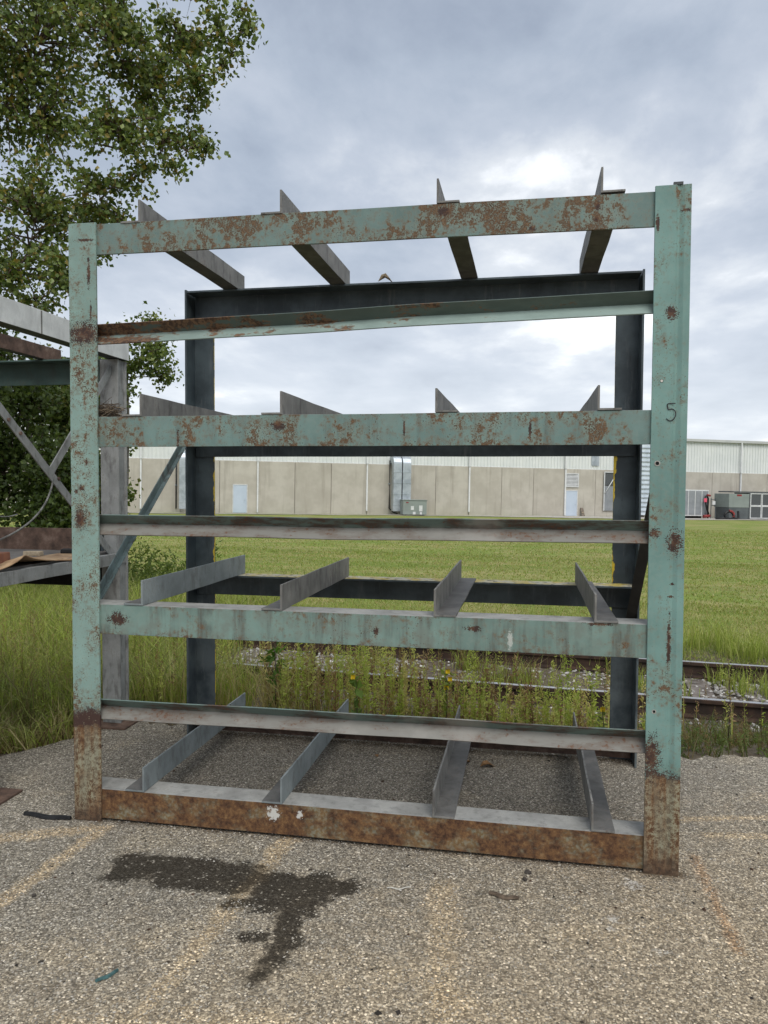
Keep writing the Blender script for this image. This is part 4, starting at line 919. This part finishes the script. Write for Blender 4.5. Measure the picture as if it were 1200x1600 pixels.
# ------------------------------------------------------------------ trees
def curve_to(a, b, sag, n=7):
    a, b = np.array(a, float), np.array(b, float); mid = (a+b)/2+np.array(sag); return [((1-t)**2)*a+2*t*(1-t)*mid+t*t*b for t in np.linspace(0, 1, n)]
def make_tree(name, label, base, top, blobs, n_cluster, per, ls, cols, trunk_r, spread=.22, droop=.45, shell=.5):
    """blobs: (centre, radius) ellipsoids of the crown; clusters of leaves sit on twigs fanning from limbs"""
    root = empty(name, label, 'tree', tuple(base)); b0 = np.array(base, float)
    m = MB(); tr = curve_to((0, 0, -.2), np.array(top)-b0, (.3, .1, 0), 9); m.tube(tr, np.linspace(trunk_r, trunk_r*.3, 9), 10); m.build('trunk', 'bark', root)
    tw = MB(); vols = np.array([r**1.9 for _, r in blobs]); vols /= vols.sum(); Q = []
    nodes = [(q, trunk_r*(1-.7*i/8)) for i, q in enumerate(tr)][3:]; order = sorted(range(len(blobs)), key=lambda i: np.linalg.norm(np.array(blobs[i][0])-b0-tr[6]))
    for bi in order:
        (c, r), v = blobs[bi], vols[bi]; c = np.array(c)-b0
        cost = [np.linalg.norm(q-c)+.6*max(0, q[2]-c[2]+.2) for q, _ in nodes]; s0, r0 = nodes[int(np.argmin(cost))]; Ln = np.linalg.norm(c-s0)
        limb = curve_to(s0, c, rng.normal(0, .10, 3)*Ln+np.array((0, 0, .05*Ln)), 9); lr = min(r0*.62, .018+.020*Ln); MB().tube(limb, np.linspace(lr, max(.008, lr*.35), 9), 6).build('limb', 'bark', root)
        nodes += [(q, lr*(1-.65*i/8)) for i, q in enumerate(limb)][2:]
        nc = max(3, int(n_cluster*v)); U_ = rand_unit(nc)*(rng.uniform(shell**3, 1, nc)**(1/3)*r)[:, None]*np.array([1, 1, .9]); pc = c+U_
        lp = np.array(limb)
        for q in pc:
            j = int(np.argmin(np.linalg.norm(lp[3:]-q, axis=1)))+3; a = lp[max(3, j-1)]
            mid = (a+q)/2+np.array((0, 0, .1))*np.linalg.norm(q-a)+rng.normal(0, .05, 3); tw.tube([a, mid, q], [.014, .009, .004], 4, 0, False)
            t_ = rng.uniform(.45, 1.12, per); L = ((1-t_)**2)[:, None]*a+(2*t_*(1-t_))[:, None]*mid+(t_**2)[:, None]*q
            Q.append(L+rng.normal(0, spread, (per, 3))*np.array([1, 1, .75])*(.35+.65*t_)[:, None])
    tag(tw.build('twigs', 'twig', root), kind='stuff'); Q = np.concatenate(Q); n = len(Q)
    V, F, K = leaves(Q, rng.uniform(.6, 1.3, n)*ls, pick(cols, n, .25), droop, .85)
    tag(link('crown', tri_mesh('crown', V, F, 'poplar_leaf', K), root), kind='stuff'); return root
def blobs_px(lst, dep): return [(at(x, y, dep+dd), r*(dep+dd)/FPX) for (x, y, r, dd) in lst]
LEAF = [(.098, .148, .036), (.132, .185, .046), (.17, .22, .062), (.07, .11, .027), (.21, .25, .075)]; LEAFB = LEAF+LEAF+[(.26, .21, .055)]
base = at(-150, 800, 9.6); base[2] = float(ground_z(base[0], base[1])); top = at(-60, 150, 9.4)
A = blobs_px([(60, 50, 110, .3), (180, 60, 95, -.3), (285, 45, 52, .2), (345, 45, 30, 0), (365, 75, 18, 0), (245, 130, 55, .4), (300, 105, 36, -.2), (70, 190, 100, .6), (180, 190, 70, -.4), (255, 215, 44, .2), (300, 230, 20, .1), (290, 165, 20, .2), (55, 320, 85, .2), (150, 285, 55, -.2), (205, 285, 24, .1), (135, 350, 48, .5), (30, 420, 70, 0), (95, 430, 48, -.3), (165, 385, 22, .2), (60, 480, 30, .1),
              (-110, 120, 140, .2), (-130, 320, 130, 0), (-60, -120, 160, .5), (140, -100, 120, 0), (-200, 0, 150, -.5), (-280, 250, 130, 0), (300, -60, 60, 0), (378, 20, 12, 0), (385, 45, 9, 0), (350, 100, 12, .1), (318, 150, 12, .1), (325, 228, 12, .1), (305, 205, 14, .2), (270, 262, 14, 0), (232, 262, 18, 0), (300, 60, 30, .5), (230, 170, 30, .5), (190, 340, 14, 0)], 9.3)
make_tree('poplar_tree', 'large poplar with yellowing leaves reaching in from the upper left', base, top, A, 1150, 42, .066, LEAFB, .20, .10, shell=.2)
base = at(175, 800, 14.5); base[2] = float(ground_z(base[0], base[1]))
B = blobs_px([(235, 560, 36, 0), (258, 590, 20, .3), (232, 500, 18, 0), (205, 520, 24, -.2), (250, 545, 22, .4), (185, 600, 34, 0), (170, 690, 34, 0), (180, 760, 30, .2), (140, 640, 40, -.3), (205, 575, 26, .2), (160, 560, 26, 0)], 14.5)
make_tree('slender_tree', 'slim young tree with thin foliage between the two racks', base, at(195, 540, 14.5), B, 110, 42, .080, LEAF, .05, .12, shell=.2)
for (px_, dep, bl_, nm, lab) in ((40, 13.0, [(30, 640, 70, 0), (0, 740, 85, .3), (80, 730, 65, -.3), (60, 800, 55, -.5), (-70, 650, 100, 0), (-60, 780, 90, 0), (-20, 560, 60, .4)], 'leafy_bush', 'dense dark bush behind the grey rack, hard against the left edge'), (125, 14.0, [(110, 650, 58, 0), (125, 740, 55, -.3), (150, 800, 42, -.5), (95, 800, 50, -.4), (80, 590, 44, .3)], 'leafy_bush', 'dense bush with lighter leaves behind the left front post')):
    base = at(px_, 800, dep); base[2] = float(ground_z(base[0], base[1]))
    make_tree(nm, lab, base, at(px_, 640, dep), blobs_px(bl_, dep), 300, 60, .085, [(.075, .115, .026), (.10, .145, .035), (.135, .18, .048), (.055, .085, .02)]+([(.19, .20, .06)] if px_ > 100 else []), .09, .16, .3, .35)
# scrub at the far left edge of the field
parts = []; n = 9000
x, y = rng.uniform(-9.5, -3.5, n), rng.uniform(8.3, 10.5, n); hh = rng.uniform(.1, 1.1, n)*(.6+.5*patchy(x, y, 1.2, 4))
P = place(x, y); P[:, 2] += hh*rng.uniform(.1, 1, n); V, F, K = leaves(P, rng.uniform(.06, .14, n), pick([(.10, .15, .03), (.14, .19, .04), (.08, .12, .025)], n), -.3, .4)
tag(link('scrub', tri_mesh('scrub', V, F, 'weed_leaf', K)), 'low leafy scrub between the long grass and the bushes', 'scrub', kind='stuff')
